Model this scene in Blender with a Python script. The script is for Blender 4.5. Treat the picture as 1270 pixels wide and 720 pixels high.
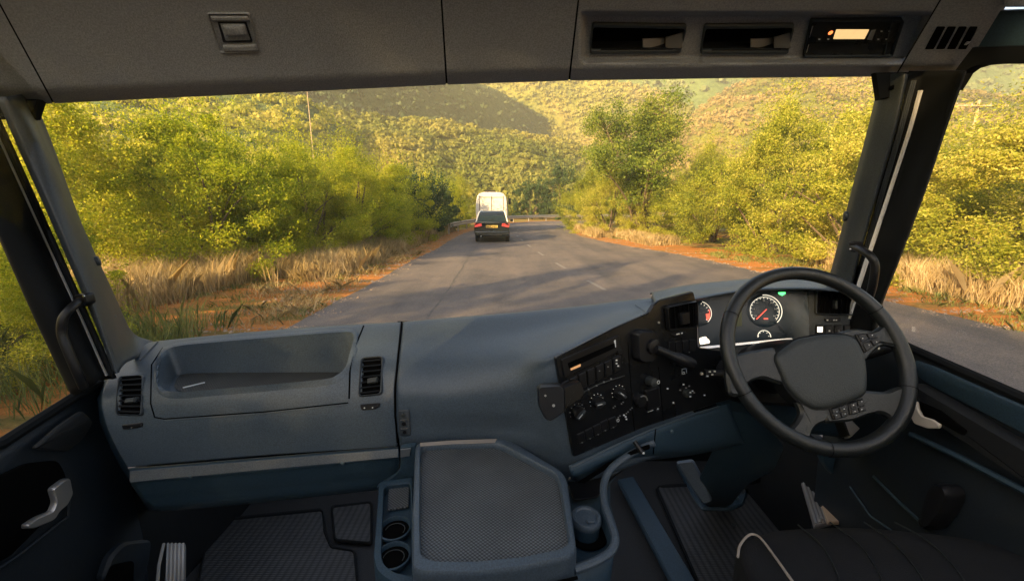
import bpy, math, random
import numpy as np
from mathutils import Vector, Matrix
from mathutils.bvhtree import BVHTree
R = math.radians
# ---------------------------------------------------------------- camera, sky, sun, exposure
sc = bpy.context.scene
for o in list(bpy.data.objects):
    bpy.data.objects.remove(o)
FPX, HC, PITCH = 500.0, 1.85, R(11.86)
cam_d = bpy.data.cameras.new('camera'); cam = bpy.data.objects.new('camera', cam_d)
sc.collection.objects.link(cam); sc.camera = cam
cam.location = (0, 0, HC); cam.rotation_euler = (R(90) - PITCH, 0, 0)
cam_d.sensor_width = 36; cam_d.lens = FPX / 1270 * 36
cam_d.clip_start = .02; cam_d.clip_end = 6000
HAZE = .0012
SUN_EL, SUN_AZ = 19.0, 223.0        # azimuth clockwise from +Y: from the left and a little behind
world = bpy.data.worlds.new('World'); sc.world = world; world.use_nodes = True
wn = world.node_tree
sky = wn.nodes.new('ShaderNodeTexSky'); sky.sky_type = 'NISHITA'; sky.sun_disc = False
sky.sun_elevation = R(SUN_EL); sky.sun_rotation = R(SUN_AZ); sky.dust_density = 2.0
bg = wn.nodes['Background']; bg.inputs['Strength'].default_value = .09
wn.links.new(sky.outputs[0], bg.inputs[0])
sd = bpy.data.lights.new('sun', 'SUN'); sun = bpy.data.objects.new('sun', sd); sc.collection.objects.link(sun)
sd.energy = 5.0; sd.angle = R(.6); sd.color = (1.0, .69, .31)
_d = Vector((math.sin(R(SUN_AZ)) * math.cos(R(SUN_EL)), math.cos(R(SUN_AZ)) * math.cos(R(SUN_EL)), math.sin(R(SUN_EL))))
sun.rotation_euler = _d.to_track_quat('Z', 'Y').to_euler()
sun.location = (-30, -10, 40)
sc.view_settings.view_transform = 'Standard'; sc.view_settings.look = 'None'
sc.view_settings.exposure = 2.1; sc.view_settings.gamma = 1
sc.cycles.max_bounces = 8; sc.cycles.transparent_max_bounces = 24
sc.cycles.diffuse_bounces = 3; sc.cycles.glossy_bounces = 3
sc.cycles.volume_bounces = 0; sc.cycles.caustics_reflective = False; sc.cycles.caustics_refractive = False
sc.cycles.sample_clamp_indirect = 4

# ---------------------------------------------------------------- helpers
O = Vector((0, 0, HC)); CP, SP = math.cos(PITCH), math.sin(PITCH)
def ray(px, py):
    u = (px - 635) / FPX; v = (360 - py) / FPX
    return Vector((u, CP + SP * v, -SP + CP * v))
def P(px, py, Y):
    d = ray(px, py); return O + d * (Y / d.y)
def G(px, py, z=0.0):
    d = ray(px, py); return O + d * ((z - HC) / d.z)

def wloc(o):
    l = Vector((0, 0, 0))
    while o: l = l + Vector(o.location); o = o.parent
    return l
def tag(o, label=None, cat=None, group=None, kind=None):
    if label: o['label'] = label
    if cat: o['category'] = cat
    if group: o['group'] = group
    if kind: o['kind'] = kind
    return o
def thing(name, loc, label, cat, group=None):
    o = bpy.data.objects.new(name, None); o.empty_display_size = .1
    sc.collection.objects.link(o); o.location = loc
    return tag(o, label, cat, group)

class MB:
    def __init__(s): s.v = []; s.f = []; s.m = []
    def add(s, vs, fs, mi=0):
        b = len(s.v); s.v += [tuple(v) for v in vs]
        s.f += [tuple(b + i for i in f) for f in fs]; s.m += [mi] * len(fs)
    def frame_box(s, c, X, Y, Z, sx, sy, sz, mi=0):     # centre, unit axes, half sizes
        vs = [c + X * (sx * i) + Y * (sy * j) + Z * (sz * k) for i in (-1, 1) for j in (-1, 1) for k in (-1, 1)]
        s.add(vs, [(0, 1, 3, 2), (4, 6, 7, 5), (0, 4, 5, 1), (2, 3, 7, 6), (0, 2, 6, 4), (1, 5, 7, 3)], mi)
    def box(s, x0, x1, y0, y1, z0, z1, mi=0):
        s.frame_box(Vector(((x0 + x1) / 2, (y0 + y1) / 2, (z0 + z1) / 2)), Vector((1, 0, 0)), Vector((0, 1, 0)), Vector((0, 0, 1)), abs(x1 - x0) / 2, abs(y1 - y0) / 2, abs(z1 - z0) / 2, mi)
    def loft(s, loops, closed=True, cap0=False, cap1=False, mi=0):
        n = len(loops[0]); b = len(s.v)
        for L in loops: s.v += [tuple(p) for p in L]
        m = n if closed else n - 1
        for i in range(len(loops) - 1):
            for j in range(m):
                k = (j + 1) % n
                s.f.append((b + i * n + j, b + i * n + k, b + (i + 1) * n + k, b + (i + 1) * n + j)); s.m.append(mi)
        if cap0: s.f.append(tuple(b + j for j in range(n))[::-1]); s.m.append(mi)
        if cap1:
            q = b + (len(loops) - 1) * n; s.f.append(tuple(q + j for j in range(n))); s.m.append(mi)
    def tube(s, pts, r, n=8, mi=0, caps=True):
        pts = [Vector(p) for p in pts]; rs_ = r if isinstance(r, (list, tuple)) else [r] * len(pts)
        loops = []; up = None
        for i, p in enumerate(pts):
            t = (pts[min(i + 1, len(pts) - 1)] - pts[max(i - 1, 0)])
            t = t.normalized() if t.length > 1e-9 else Vector((0, 0, 1))
            if up is None:
                up = Vector((0, 0, 1)) if abs(t.z) < .9 else Vector((1, 0, 0))
            a = t.cross(up)
            if a.length < 1e-6: a = t.cross(Vector((0, 1, 0)))
            a.normalize(); b = a.cross(t).normalized(); up = b
            loops.append([p + (a * math.cos(2 * math.pi * k / n) + b * math.sin(2 * math.pi * k / n)) * rs_[i] for k in range(n)])
        s.loft(loops, True, caps, caps, mi)
    def lathe(s, c, X, Y, N, prof, n=24, mi=0, cap=True):   # prof: (radius, height) list
        loops = [[c + N * h + (X * math.cos(2 * math.pi * k / n) + Y * math.sin(2 * math.pi * k / n)) * r for k in range(n)] for r, h in prof]
        s.loft(loops, True, False, cap, mi)
    def build(s, name, mats, parent=None, smooth=35, bevel=0, solid=0, label=None, origin=None, fix=False, bseg=2):
        if not isinstance(mats, (list, tuple)): mats = [mats]
        V = np.array(s.v, dtype=np.float64)
        if parent is None:
            if origin is None: origin = Vector(((V[:, 0].min() + V[:, 0].max()) / 2, (V[:, 1].min() + V[:, 1].max()) / 2, V[:, 2].min()))
            off = Vector(origin)
        else: off = wloc(parent)
        me = bpy.data.meshes.new(name)
        me.from_pydata([tuple(v) for v in (V - np.array(off))], [], s.f)
        for m in mats: me.materials.append(m)
        me.polygons.foreach_set('material_index', s.m)
        if fix:
            import bmesh
            b = bmesh.new(); b.from_mesh(me); bmesh.ops.recalc_face_normals(b, faces=b.faces); b.to_mesh(me); b.free()
        if smooth:
            me.polygons.foreach_set('use_smooth', [True] * len(s.f)); me.set_sharp_from_angle(angle=R(smooth))
        me.update()
        o = bpy.data.objects.new(name, me); sc.collection.objects.link(o)
        if parent is None: o.location = off
        else: o.parent = parent
        if solid:
            md = o.modifiers.new('thick', 'SOLIDIFY'); md.thickness = solid; md.offset = -1
        if bevel:
            md = o.modifiers.new('bevel', 'BEVEL'); md.width = bevel; md.segments = bseg; md.limit_method = 'ANGLE'; md.angle_limit = R(40)
            md.harden_normals = False
        if label: o['label'] = label
        return o

def fast_mesh(name, V, F, mats, mi=None, smooth=False):      # numpy verts (n,3) and faces (m,k)
    me = bpy.data.meshes.new(name); k = F.shape[1]
    me.vertices.add(len(V)); me.vertices.foreach_set('co', V.astype(np.float32).ravel())
    me.loops.add(F.size); me.loops.foreach_set('vertex_index', F.astype(np.int32).ravel())
    me.polygons.add(len(F)); me.polygons.foreach_set('loop_start', np.arange(0, F.size, k, dtype=np.int32))
    me.polygons.foreach_set('loop_total', np.full(len(F), k, dtype=np.int32))
    for m in mats: me.materials.append(m)
    if mi is not None: me.polygons.foreach_set('material_index', mi.astype(np.int32))
    me.update(calc_edges=True); me.validate()
    if smooth: me.polygons.foreach_set('use_smooth', [True] * len(F))
    return me
def link(name, me, parent=None, loc=(0, 0, 0), rz=0, s=(1, 1, 1)):
    o = bpy.data.objects.new(name, me); sc.collection.objects.link(o)
    o.location = loc; o.rotation_euler = (0, 0, rz); o.scale = s
    if parent: o.parent = parent
    return o

# ---------------------------------------------------------------- materials
def new_mat(name):
    m = bpy.data.materials.new(name); m.use_nodes = True; nt = m.node_tree
    return m, nt, nt.nodes['Principled BSDF']
def mat(name, col, rough=.5, metal=0., mott=.12, mscale=6., grain=0., gscale=500., spec=.5, emit=0., coat=0.):
    m, nt, b = new_mat(name)
    b.inputs['Roughness'].default_value = rough; b.inputs['Metallic'].default_value = metal
    b.inputs['Specular IOR Level'].default_value = spec
    if coat: b.inputs['Coat Weight'].default_value = coat; b.inputs['Coat Roughness'].default_value = .08
    tc = nt.nodes.new('ShaderNodeTexCoord'); n = nt.nodes.new('ShaderNodeTexNoise'); n.inputs['Scale'].default_value = mscale
    n.inputs['Detail'].default_value = 6
    nt.links.new(tc.outputs['Object'], n.inputs['Vector'])
    cr = nt.nodes.new('ShaderNodeMapRange'); cr.inputs[1].default_value = .3; cr.inputs[2].default_value = .7
    cr.inputs[3].default_value = 1 - mott; cr.inputs[4].default_value = 1 + mott
    nt.links.new(n.outputs['Fac'], cr.inputs[0])
    mx = nt.nodes.new('ShaderNodeVectorMath'); mx.operation = 'SCALE'; mx.inputs[0].default_value = col
    nt.links.new(cr.outputs[0], mx.inputs['Scale']); nt.links.new(mx.outputs[0], b.inputs['Base Color'])
    r2 = nt.nodes.new('ShaderNodeMapRange'); r2.inputs[1].default_value = .3; r2.inputs[2].default_value = .7
    r2.inputs[3].default_value = max(.02, rough - .07); r2.inputs[4].default_value = min(1, rough + .07)
    nt.links.new(n.outputs['Fac'], r2.inputs[0]); nt.links.new(r2.outputs[0], b.inputs['Roughness'])
    if grain:
        sp = nt.nodes.new('ShaderNodeTexNoise'); sp.inputs['Scale'].default_value = 330; sp.inputs['Detail'].default_value = 1; nt.links.new(tc.outputs['Object'], sp.inputs['Vector'])
        s2 = nt.nodes.new('ShaderNodeMapRange'); s2.inputs[1].default_value = .35; s2.inputs[2].default_value = .65; s2.inputs[3].default_value = .82; s2.inputs[4].default_value = 1.18; nt.links.new(sp.outputs['Fac'], s2.inputs[0])
        m2 = nt.nodes.new('ShaderNodeVectorMath'); m2.operation = 'SCALE'; nt.links.new(mx.outputs[0], m2.inputs[0]); nt.links.new(s2.outputs[0], m2.inputs['Scale']); nt.links.new(m2.outputs[0], b.inputs['Base Color'])
        g = nt.nodes.new('ShaderNodeTexNoise'); g.inputs['Scale'].default_value = gscale; g.inputs['Detail'].default_value = 2
        nt.links.new(tc.outputs['Object'], g.inputs['Vector'])
        bp = nt.nodes.new('ShaderNodeBump'); bp.inputs['Strength'].default_value = grain; bp.inputs['Distance'].default_value = .002
        nt.links.new(g.outputs['Fac'], bp.inputs['Height']); nt.links.new(bp.outputs[0], b.inputs['Normal'])
    if emit:
        b.inputs['Emission Color'].default_value = (*col, 1); b.inputs['Emission Strength'].default_value = emit
    return m
def ramp(nt, fac, stops, interp='LINEAR'):
    r = nt.nodes.new('ShaderNodeValToRGB'); r.color_ramp.interpolation = interp
    e = r.color_ramp.elements
    while len(e) > 1: e.remove(e[-1])
    e[0].position = stops[0][0]; e[0].color = (*stops[0][1], 1)
    for p, c in stops[1:]:
        q = e.new(p); q.color = (*c, 1)
    nt.links.new(fac, r.inputs[0]); return r.outputs[0]
def noise(nt, vec, scale, detail=5, rough=.55, dist=0):
    n = nt.nodes.new('ShaderNodeTexNoise'); n.inputs['Scale'].default_value = scale; n.inputs['Detail'].default_value = detail
    n.inputs['Roughness'].default_value = rough; n.inputs['Distortion'].default_value = dist
    nt.links.new(vec, n.inputs['Vector']); return n.outputs['Fac']
def mixc(nt, f, a, b, mode='MIX'):
    x = nt.nodes.new('ShaderNodeMix'); x.data_type = 'RGBA'; x.blend_type = mode
    for s, i in ((f, 0), (a, 6), (b, 7)):
        if isinstance(s, bpy.types.NodeSocket): nt.links.new(s, x.inputs[i])
        elif i == 0: x.inputs[0].default_value = s
        else: x.inputs[i].default_value = (*s, 1)
    return x.outputs[2]
def math_(nt, op, a, b=None, c=None):
    x = nt.nodes.new('ShaderNodeMath'); x.operation = op
    for i, s in enumerate((a, b, c)):
        if s is None: continue
        if isinstance(s, bpy.types.NodeSocket): nt.links.new(s, x.inputs[i])
        else: x.inputs[i].default_value = s
    return x.outputs[0]
def bump(nt, h, strength, dist, bsdf):
    bp = nt.nodes.new('ShaderNodeBump'); bp.inputs['Strength'].default_value = strength; bp.inputs['Distance'].default_value = dist
    nt.links.new(h, bp.inputs['Height']); nt.links.new(bp.outputs[0], bsdf.inputs['Normal'])

def leaf_mat(name, stops, trans=.35, rough=.55, big=.5, var=.62):
    m, nt, b = new_mat(name); geo = nt.nodes.new('ShaderNodeNewGeometry'); oi = nt.nodes.new('ShaderNodeObjectInfo')
    f = math_(nt, 'MULTIPLY_ADD', geo.outputs['Random Per Island'], var, (.62 - var) / 2)
    nz = noise(nt, geo.outputs['Position'], big, 2)
    f = math_(nt, 'ADD', f, math_(nt, 'MULTIPLY_ADD', nz, 1.3, -.42))
    f = math_(nt, 'ADD', f, math_(nt, 'MULTIPLY_ADD', oi.outputs['Random'], .3, -.15))
    c = ramp(nt, f, stops)
    nt.links.new(c, b.inputs['Base Color']); b.inputs['Roughness'].default_value = rough
    b.inputs['Specular IOR Level'].default_value = .25
    t = nt.nodes.new('ShaderNodeBsdfTranslucent'); nt.links.new(c, t.inputs['Color'])
    mx = nt.nodes.new('ShaderNodeMixShader'); mx.inputs[0].default_value = trans
    nt.links.new(b.outputs[0], mx.inputs[1]); nt.links.new(t.outputs[0], mx.inputs[2])
    nt.links.new(mx.outputs[0], nt.nodes['Material Output'].inputs['Surface'])
    return m
# ================================================================ THE OUTSIDE
rng = np.random.default_rng(7)
M_leaf_green = leaf_mat('leaf_green', [(0, (.10, .16, .006)), (.35, (.30, .37, .018)), (.65, (.50, .50, .03)), (1, (.68, .60, .09))], .65)
M_leaf_gold = leaf_mat('leaf_gold', [(0, (.06, .09, .008)), (.35, (.24, .28, .025)), (.7, (.43, .42, .05)), (1, (.62, .54, .14))], .5)
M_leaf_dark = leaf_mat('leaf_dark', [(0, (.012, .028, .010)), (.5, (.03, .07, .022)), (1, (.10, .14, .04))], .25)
M_leaf_hill = leaf_mat('leaf_hill', [(0, (.06, .08, .02)), (.35, (.18, .21, .035)), (.65, (.34, .31, .07)), (1, (.44, .36, .13))], .45, big=.03, var=.12)
M_leaf_hill2 = leaf_mat('leaf_hill_green', [(0, (.04, .07, .03)), (.5, (.12, .16, .06)), (1, (.24, .26, .11))], .3, big=.03, var=.3)
M_leaf_hillnear = leaf_mat('leaf_hill_near', [(0, (.10, .14, .015)), (.35, (.24, .28, .03)), (.65, (.40, .40, .05)), (1, (.54, .46, .10))], .5, big=.12, var=.3)
M_leaf_brown = leaf_mat('leaf_hill_brown', [(0, (.07, .07, .02)), (.35, (.17, .15, .04)), (.65, (.34, .25, .09)), (1, (.46, .34, .16))], .4, big=.03, var=.12)
M_leaf_hill3 = leaf_mat('leaf_hill_shade', [(0, (.03, .06, .025)), (.5, (.07, .11, .045)), (1, (.15, .18, .07))], .3, big=.03, var=.3)  # darker green stands in for the shade on the shaded ridge
M_grass = leaf_mat('dry_grass', [(0, (.20, .15, .05)), (.35, (.42, .32, .15)), (.7, (.62, .47, .26)), (1, (.78, .64, .42))], .45, big=1.2)
M_grass_green = leaf_mat('green_grass', [(0, (.06, .09, .02)), (.5, (.16, .20, .05)), (1, (.34, .32, .10))], .35, big=1.2)
M_bark = mat('bark', (.12, .085, .055), .85, mott=.3, mscale=20)
M_pole = mat('pole_wood', (.40, .30, .20), .8, mott=.2, mscale=8)

def mk_ground():
    m, nt, b = new_mat('ground_soil'); g = nt.nodes.new('ShaderNodeNewGeometry'); p = g.outputs['Position']
    a = ramp(nt, noise(nt, p, .35, 8, .65), [(.35, (.30, .14, .055)), (.47, (.36, .23, .09)), (.56, (.22, .21, .06)), (.7, (.12, .15, .035))])
    c = ramp(nt, noise(nt, p, 6, 6, .7), [(.3, (.55, .55, .55)), (.7, (1.25, 1.2, 1.1))])
    nt.links.new(mixc(nt, 1, a, c, 'MULTIPLY'), b.inputs['Base Color']); b.inputs['Roughness'].default_value = .95
    b.inputs['Specular IOR Level'].default_value = .1
    bump(nt, noise(nt, p, 9, 8, .7), .8, .08, b)
    return m
def mk_verge():
    m, nt, b = new_mat('verge_dirt'); g = nt.nodes.new('ShaderNodeNewGeometry'); p = g.outputs['Position']
    mp = nt.nodes.new('ShaderNodeMapping'); mp.inputs['Scale'].default_value = (.35, 1.6, 1); nt.links.new(p, mp.inputs['Vector'])
    a = ramp(nt, noise(nt, mp.outputs[0], 1.6, 8, .65), [(.3, (.13, .13, .03)), (.42, (.27, .18, .06)), (.52, (.50, .20, .055)), (.7, (.62, .29, .09))])
    c = ramp(nt, noise(nt, p, 14, 6, .7), [(.3, (.6, .58, .55)), (.7, (1.2, 1.15, 1.1))])
    nt.links.new(mixc(nt, 1, a, c, 'MULTIPLY'), b.inputs['Base Color']); b.inputs['Roughness'].default_value = .95
    b.inputs['Specular IOR Level'].default_value = .1
    bump(nt, noise(nt, p, 12, 8, .7), .9, .05, b)
    return m
def mk_asphalt():
    m, nt, b = new_mat('asphalt'); g = nt.nodes.new('ShaderNodeNewGeometry'); p = g.outputs['Position']
    mp = nt.nodes.new('ShaderNodeMapping'); mp.inputs['Scale'].default_value = (1, .12, 1); nt.links.new(p, mp.inputs['Vector'])
    a = ramp(nt, noise(nt, mp.outputs[0], 1.1, 6, .6), [(.3, (.10, .094, .096)), (.7, (.185, .16, .146))])
    c = ramp(nt, noise(nt, p, 60, 4, .8), [(.35, (.5, .5, .5)), (.65, (1.5, 1.45, 1.4))])
    d = ramp(nt, noise(nt, p, .55, 8, .72), [(.33, (.68, .68, .70)), (.47, (.96, .95, .95)), (.62, (1.16, 1.10, 1.05))])
    col = mixc(nt, 1, mixc(nt, 1, a, c, 'MULTIPLY'), d, 'MULTIPLY')
    nt.links.new(col, b.inputs['Base Color']); b.inputs['Roughness'].default_value = .78
    b.inputs['Specular IOR Level'].default_value = .25
    bump(nt, noise(nt, p, 70, 3, .8), .5, .01, b)
    return m
M_ground, M_verge, M_asphalt = mk_ground(), mk_verge(), mk_asphalt()
M_line = mat('worn_paint', (.21, .19, .175), .8, mott=.5, mscale=30)
M_crack = mat('road_seam', (.10, .09, .085), .9, mott=.3, mscale=12)

# ground sheet
def grid_sheet(name, xs, ys, zf, m, kind='structure', uvx=None):
    X, Y = np.meshgrid(xs, ys); Z = zf(X, Y)
    V = np.stack([X.ravel(), Y.ravel(), Z.ravel()], 1); nx, ny = len(xs), len(ys)
    I = np.arange(nx * ny).reshape(ny, nx)
    F = np.stack([I[:-1, :-1].ravel(), I[:-1, 1:].ravel(), I[1:, 1:].ravel(), I[1:, :-1].ravel()], 1)
    o = link(name, fast_mesh(name, V, F, [m], smooth=True)); o['kind'] = kind; return o
def zg(X, Y):
    z = np.zeros_like(X)
    side = np.clip((np.abs(X - 1.5) - 9) / 12, 0, 1) * np.clip((Y + 5) / 8, 0, 1)
    return z + side * (.25 * np.sin(X * .31 + Y * .17) + .2 * np.sin(Y * .41 - X * .13) + .2)
xs = np.concatenate([[-2500, -900, -400, -200, -120, -80], np.arange(-60, 60, 1.5), [60, 80, 120, 200, 400, 900, 2500]])
ys = np.concatenate([[-1500, -500, -150, -60, -30], np.arange(-20, 90, 1.5), [90, 120, 200, 400, 900, 2500]])
grid_sheet('ground', xs, ys, zg, M_ground)

# road: left and right edge (x, y)
LE = [(-3.4, -40), (-3.4, 0), (-3.4, 8), (-3.38, 21), (-3.3, 27), (-2.6, 34), (-1.2, 41), (1.5, 47), (6, 51), (14, 53), (30, 53), (70, 48)]
RE = [(7.6, -40), (7.6, 0), (7.35, 8), (6.5, 15), (5.4, 19), (4.4, 24), (4.3, 28), (4.8, 32), (5.9, 36.5), (8, 40), (11, 42.5), (17, 44), (31, 43.5), (66, 38)]
def cr1(pts, per):                    # Catmull-Rom through points (any dimension)
    A = np.array([list(p) for p in pts], float); n = len(A); out = []
    for i in range(n - 1):
        p0 = A[i - 1] if i > 0 else 2 * A[0] - A[1]; p1 = A[i]; p2 = A[i + 1]; p3 = A[i + 2] if i + 2 < n else 2 * A[-1] - A[-2]
        for k in range(per):
            t = k / per
            out.append(.5 * ((2 * p1) + (-p0 + p2) * t + (2 * p0 - 5 * p1 + 4 * p2 - p3) * t * t + (-p0 + 3 * p1 - 3 * p2 + p3) * t ** 3))
    out.append(A[-1]); return np.array(out)
def resample(A, n):
    d = np.r_[0, np.cumsum(np.linalg.norm(np.diff(A, axis=0), axis=1))]
    t = np.linspace(0, d[-1], n); return np.stack([np.interp(t, d, A[:, k]) for k in range(A.shape[1])], 1)
Lp, Rp = resample(cr1(LE, 8), 160), resample(cr1(RE, 8), 160)
def strip(name, A, B, z, m, jag=0, seed=1):
    r = np.random.default_rng(seed); n = len(A); k = 6; rows = []
    for j in range(k + 1):
        t = j / k; rows.append(A * (1 - t) + B * t)
    if jag:
        for q in (0, k):
            rows[q] = rows[q] + np.stack([np.convolve(r.normal(0, jag, n), np.ones(3) / 2, 'same'), np.zeros(n)], 1)
    V = np.concatenate([np.c_[q, np.full(n, z)] for q in rows]); I = np.arange(n * (k + 1)).reshape(k + 1, n)
    F = np.stack([I[:-1, :-1].ravel(), I[:-1, 1:].ravel(), I[1:, 1:].ravel(), I[1:, :-1].ravel()], 1)[:, ::-1]
    o = link(name, fast_mesh(name, V, F, [m])); o['kind'] = 'structure'; return o
def side(A, sgn, w):
    T = np.gradient(A, axis=0); T /= np.linalg.norm(T, axis=1)[:, None]
    return A + np.c_[-T[:, 1], T[:, 0]] * (sgn * np.array(w)[:, None] if not np.isscalar(w) else sgn * w)
wl = np.interp(Lp[:, 1], [-40, 4, 9.5, 12, 15, 25, 60], [4.4, 4.4, 4.0, 2.2, 1.4, 1.1, .9])
wr = np.interp(Rp[:, 1], [-40, 4, 9, 14, 20, 25, 60], [1.6, 1.6, 1.7, 3.6, 2.4, .8, .7])
strip('verge', side(Lp, 1, wl), side(Lp, -1, .3), .006, M_verge, .12, 3)
strip('verge', side(Rp, 1, .3), side(Rp, -1, wr), .006, M_verge, .12, 4)
strip('road', Lp, Rp, .012, M_asphalt, .05, 5)

# faint dashes of the centre line, a worn seam in the left lane, a worn edge line
ml = MB()
cl = [(2.45, 5.6), (2.1, 8.6), (1.62, 11.8), (1.05, 16.4), (.55, 22), (.3, 28), (.9, 36), (3, 42), (8, 46.5)]
C = resample(cr1(cl, 12), 260)
dash_thing = thing('centre_line', (1.5, 14, .016), 'faint broken white line worn along the middle of the asphalt road', 'road marking')
i = 0
while i < 250:
    seg = C[i:i + 8]; i += 19
    q = MB(); w = .05
    a = side(seg, 1, w); b_ = side(seg, -1, w)
    q.loft([[Vector((p[0], p[1], .016)) for p in b_], [Vector((p[0], p[1], .016)) for p in a]], closed=False)
    q.build('dash', M_line, dash_thing, smooth=0)
ms = MB(); sl = np.array([(-1.45, 4), (-1.42, 8.4), (-1.5, 12), (-1.58, 15.3), (-1.6, 24), (-.8, 34)])
sl = resample(cr1(sl, 10), 90); sl[:, 0] += rng.normal(0, .015, 90)
ms.loft([[Vector((p[0] + .022, p[1], .0165)) for p in sl], [Vector((p[0] - .022, p[1], .0165)) for p in sl]], closed=False)
ms.build('road_seam', M_crack, smooth=0)['kind'] = 'structure'

# ---------------------------------------------------------------- hills
def hill(name, prof, m, foldb=20, nz=1.0, seed=3, nrow=34, back=.5):
    # prof: (px, crest py, crest Y, base Y)
    r = np.random.default_rng(seed); pr = np.array(prof, float)
    px = np.linspace(pr[0, 0], pr[-1, 0], 150)
    py = np.interp(px, pr[:, 0], pr[:, 1]); Yc = np.interp(px, pr[:, 0], pr[:, 2]); Yb = np.interp(px, pr[:, 0], pr[:, 3])
    py = np.convolve(np.pad(py, 4, 'edge'), np.ones(9) / 9, 'valid')
    py += .9 * np.sin(px * .045 + seed) + .6 * np.sin(px * .11 + 2 * seed)
    C = np.array([list(P(a, b, y)) for a, b, y in zip(px, py, Yc)])
    U = (px - 635) / FPX / 1.06
    S = np.concatenate([np.linspace(0, 1, nrow), [1.15, 1.4, 1.8]])
    V = []
    for s in S:
        if s <= 1:
            Y = Yb + (Yc - Yb) * s; X = U * Yb + (C[:, 0] - U * Yb) * s; Z = C[:, 2] * (s ** 1.05) - .5 * (1 - s)
        else:
            k = s - 1; Y = Yc * (1 + k * back); X = C[:, 0] * (1 + k * back); Z = C[:, 2] * (1 - k * 1.1)
        w = 4 * s * (1 - s) if s < 1 else 0
        Z = Z + w * nz * (np.sin(X * 6.28 / foldb + 1.3 * np.sin(Y / foldb * 2)) + .6 * np.sin(Y / foldb * 5 + X / foldb * 3))
        V.append(np.stack([X, Y, Z], 1))
    V = np.array(V); nr, nc = V.shape[:2]; I = np.arange(nr * nc).reshape(nr, nc)
    F = np.stack([I[:-1, :-1].ravel(), I[:-1, 1:].ravel(), I[1:, 1:].ravel(), I[1:, :-1].ravel()], 1)
    o = link(name, fast_mesh(name, V.reshape(-1, 3), F, [m], smooth=True)); o['kind'] = 'structure'
    return V[:nrow]
def mk_hill(name, stops, sc_=.03):
    m, nt, b = new_mat(name); g = nt.nodes.new('ShaderNodeNewGeometry'); p = g.outputs['Position']
    a = ramp(nt, noise(nt, p, sc_, 8, .65), stops)
    c = ramp(nt, noise(nt, p, .5, 5, .7), [(.35, (.55, .6, .5)), (.65, (1.3, 1.25, 1.15))])
    nt.links.new(mixc(nt, 1, a, c, 'MULTIPLY'), b.inputs['Base Color']); b.inputs['Roughness'].default_value = .95
    b.inputs['Specular IOR Level'].default_value = .05
    bump(nt, noise(nt, p, .35, 6, .7), 1, 1.2, b); return m
M_h_gold = mk_hill('hill_gold', [(.3, (.09, .11, .02)), (.55, (.19, .18, .045)), (.75, (.34, .23, .09))])
M_h_green = mk_hill('hill_green', [(.3, (.05, .09, .04)), (.6, (.12, .16, .06)), (.75, (.24, .23, .10))])
def scatter(V, n, rad, ncard, card, m, name, seed, s0=.02, s1=1.0, pxr=None, flat=.75):
    r = np.random.default_rng(seed); nr, nc = V.shape[:2]
    s = (s0 + (s1 - s0) * r.random(n)) * (nr - 1.001); c = r.random(n) * (nc - 1.001)
    i, j = s.astype(int), c.astype(int); fs, fc = (s - i)[:, None], (c - j)[:, None]
    p = V[i, j] * (1 - fs) * (1 - fc) + V[i + 1, j] * fs * (1 - fc) + V[i, j + 1] * (1 - fs) * fc + V[i + 1, j + 1] * fs * fc
    R_ = rad * (.55 + .9 * r.random(n) ** 1.5)
    d = r.normal(size=(n, ncard, 3)); d /= np.linalg.norm(d, axis=2)[:, :, None]
    d[:, :, 2] = np.abs(d[:, :, 2]) * 1.1 - .25
    rr = (.55 + .5 * r.random((n, ncard)))[:, :, None]
    q = p[:, None, :] + d * rr * R_[:, None, None] * np.array([1, 1, flat]) + np.array([0, 0, .35]) * R_[:, None, None]
    q = q.reshape(-1, 3); nn = d.reshape(-1, 3) + r.normal(0, .35, q.shape); nn /= np.linalg.norm(nn, axis=1)[:, None]
    a = np.cross(nn, r.normal(size=nn.shape)); a /= np.linalg.norm(a, axis=1)[:, None]; b = np.cross(nn, a)
    h = (card * R_[:, None] * (.6 + .8 * r.random((n, ncard)))).reshape(-1, 1)
    W = np.stack([q + a * h, q + b * h * .8, q - a * h, q - b * h * .8], 1).reshape(-1, 3)
    F = np.arange(len(W)).reshape(-1, 4)
    o = link(name, fast_mesh(name, W, F, [m])); o['kind'] = 'stuff'; return o

M_h_shade = mk_hill('hill_shade', [(.3, (.05, .075, .03)), (.7, (.10, .12, .05))])  # ground of the same ridge, shade put into its colour
VA = hill('hill', [(-900, 78, 310, 230), (300, 80, 322, 230), (700, 80, 330, 250), (900, 76, 330, 250), (1300, 76, 315, 230), (2200, 72, 280, 190)], M_h_green, 60, 5, 1)
VC = hill('hill', [(430, 74, 310, 260), (560, 78, 308, 250), (680, 84, 300, 245), (740, 98, 290, 235), (830, 115, 280, 225), (900, 160, 270, 215)], M_h_gold, 60, 7, 2)
VS = hill('hill', [(-500, 70, 125, 95), (300, 80, 145, 120), (430, 84, 165, 135), (585, 98, 225, 185), (650, 128, 260, 222), (700, 160, 290, 258), (740, 185, 305, 278), (800, 220, 320, 295)], M_h_shade, 60, 3, 3)
VB = hill('hill', [(700, 236, 210, 90), (780, 205, 218, 90), (830, 172, 225, 90), (862, 136, 235, 90), (905, 102, 245, 90), (980, 88, 245, 85), (1080, 86, 230, 80), (1150, 100, 220, 75), (1200, 114, 215, 75), (1290, 122, 210, 70), (1600, 110, 200, 60), (2300, 100, 180, 50)], M_h_gold, 40, 2.5, 4)
VF = hill('hill', [(150, 112, 105, 62), (330, 126, 112, 66), (390, 136, 120, 68), (470, 146, 128, 70), (560, 154, 145, 72), (640, 164, 160, 74), (735, 184, 180, 78), (800, 212, 190, 80), (900, 240, 200, 80)], M_h_gold, 30, 1.5, 5)
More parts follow.
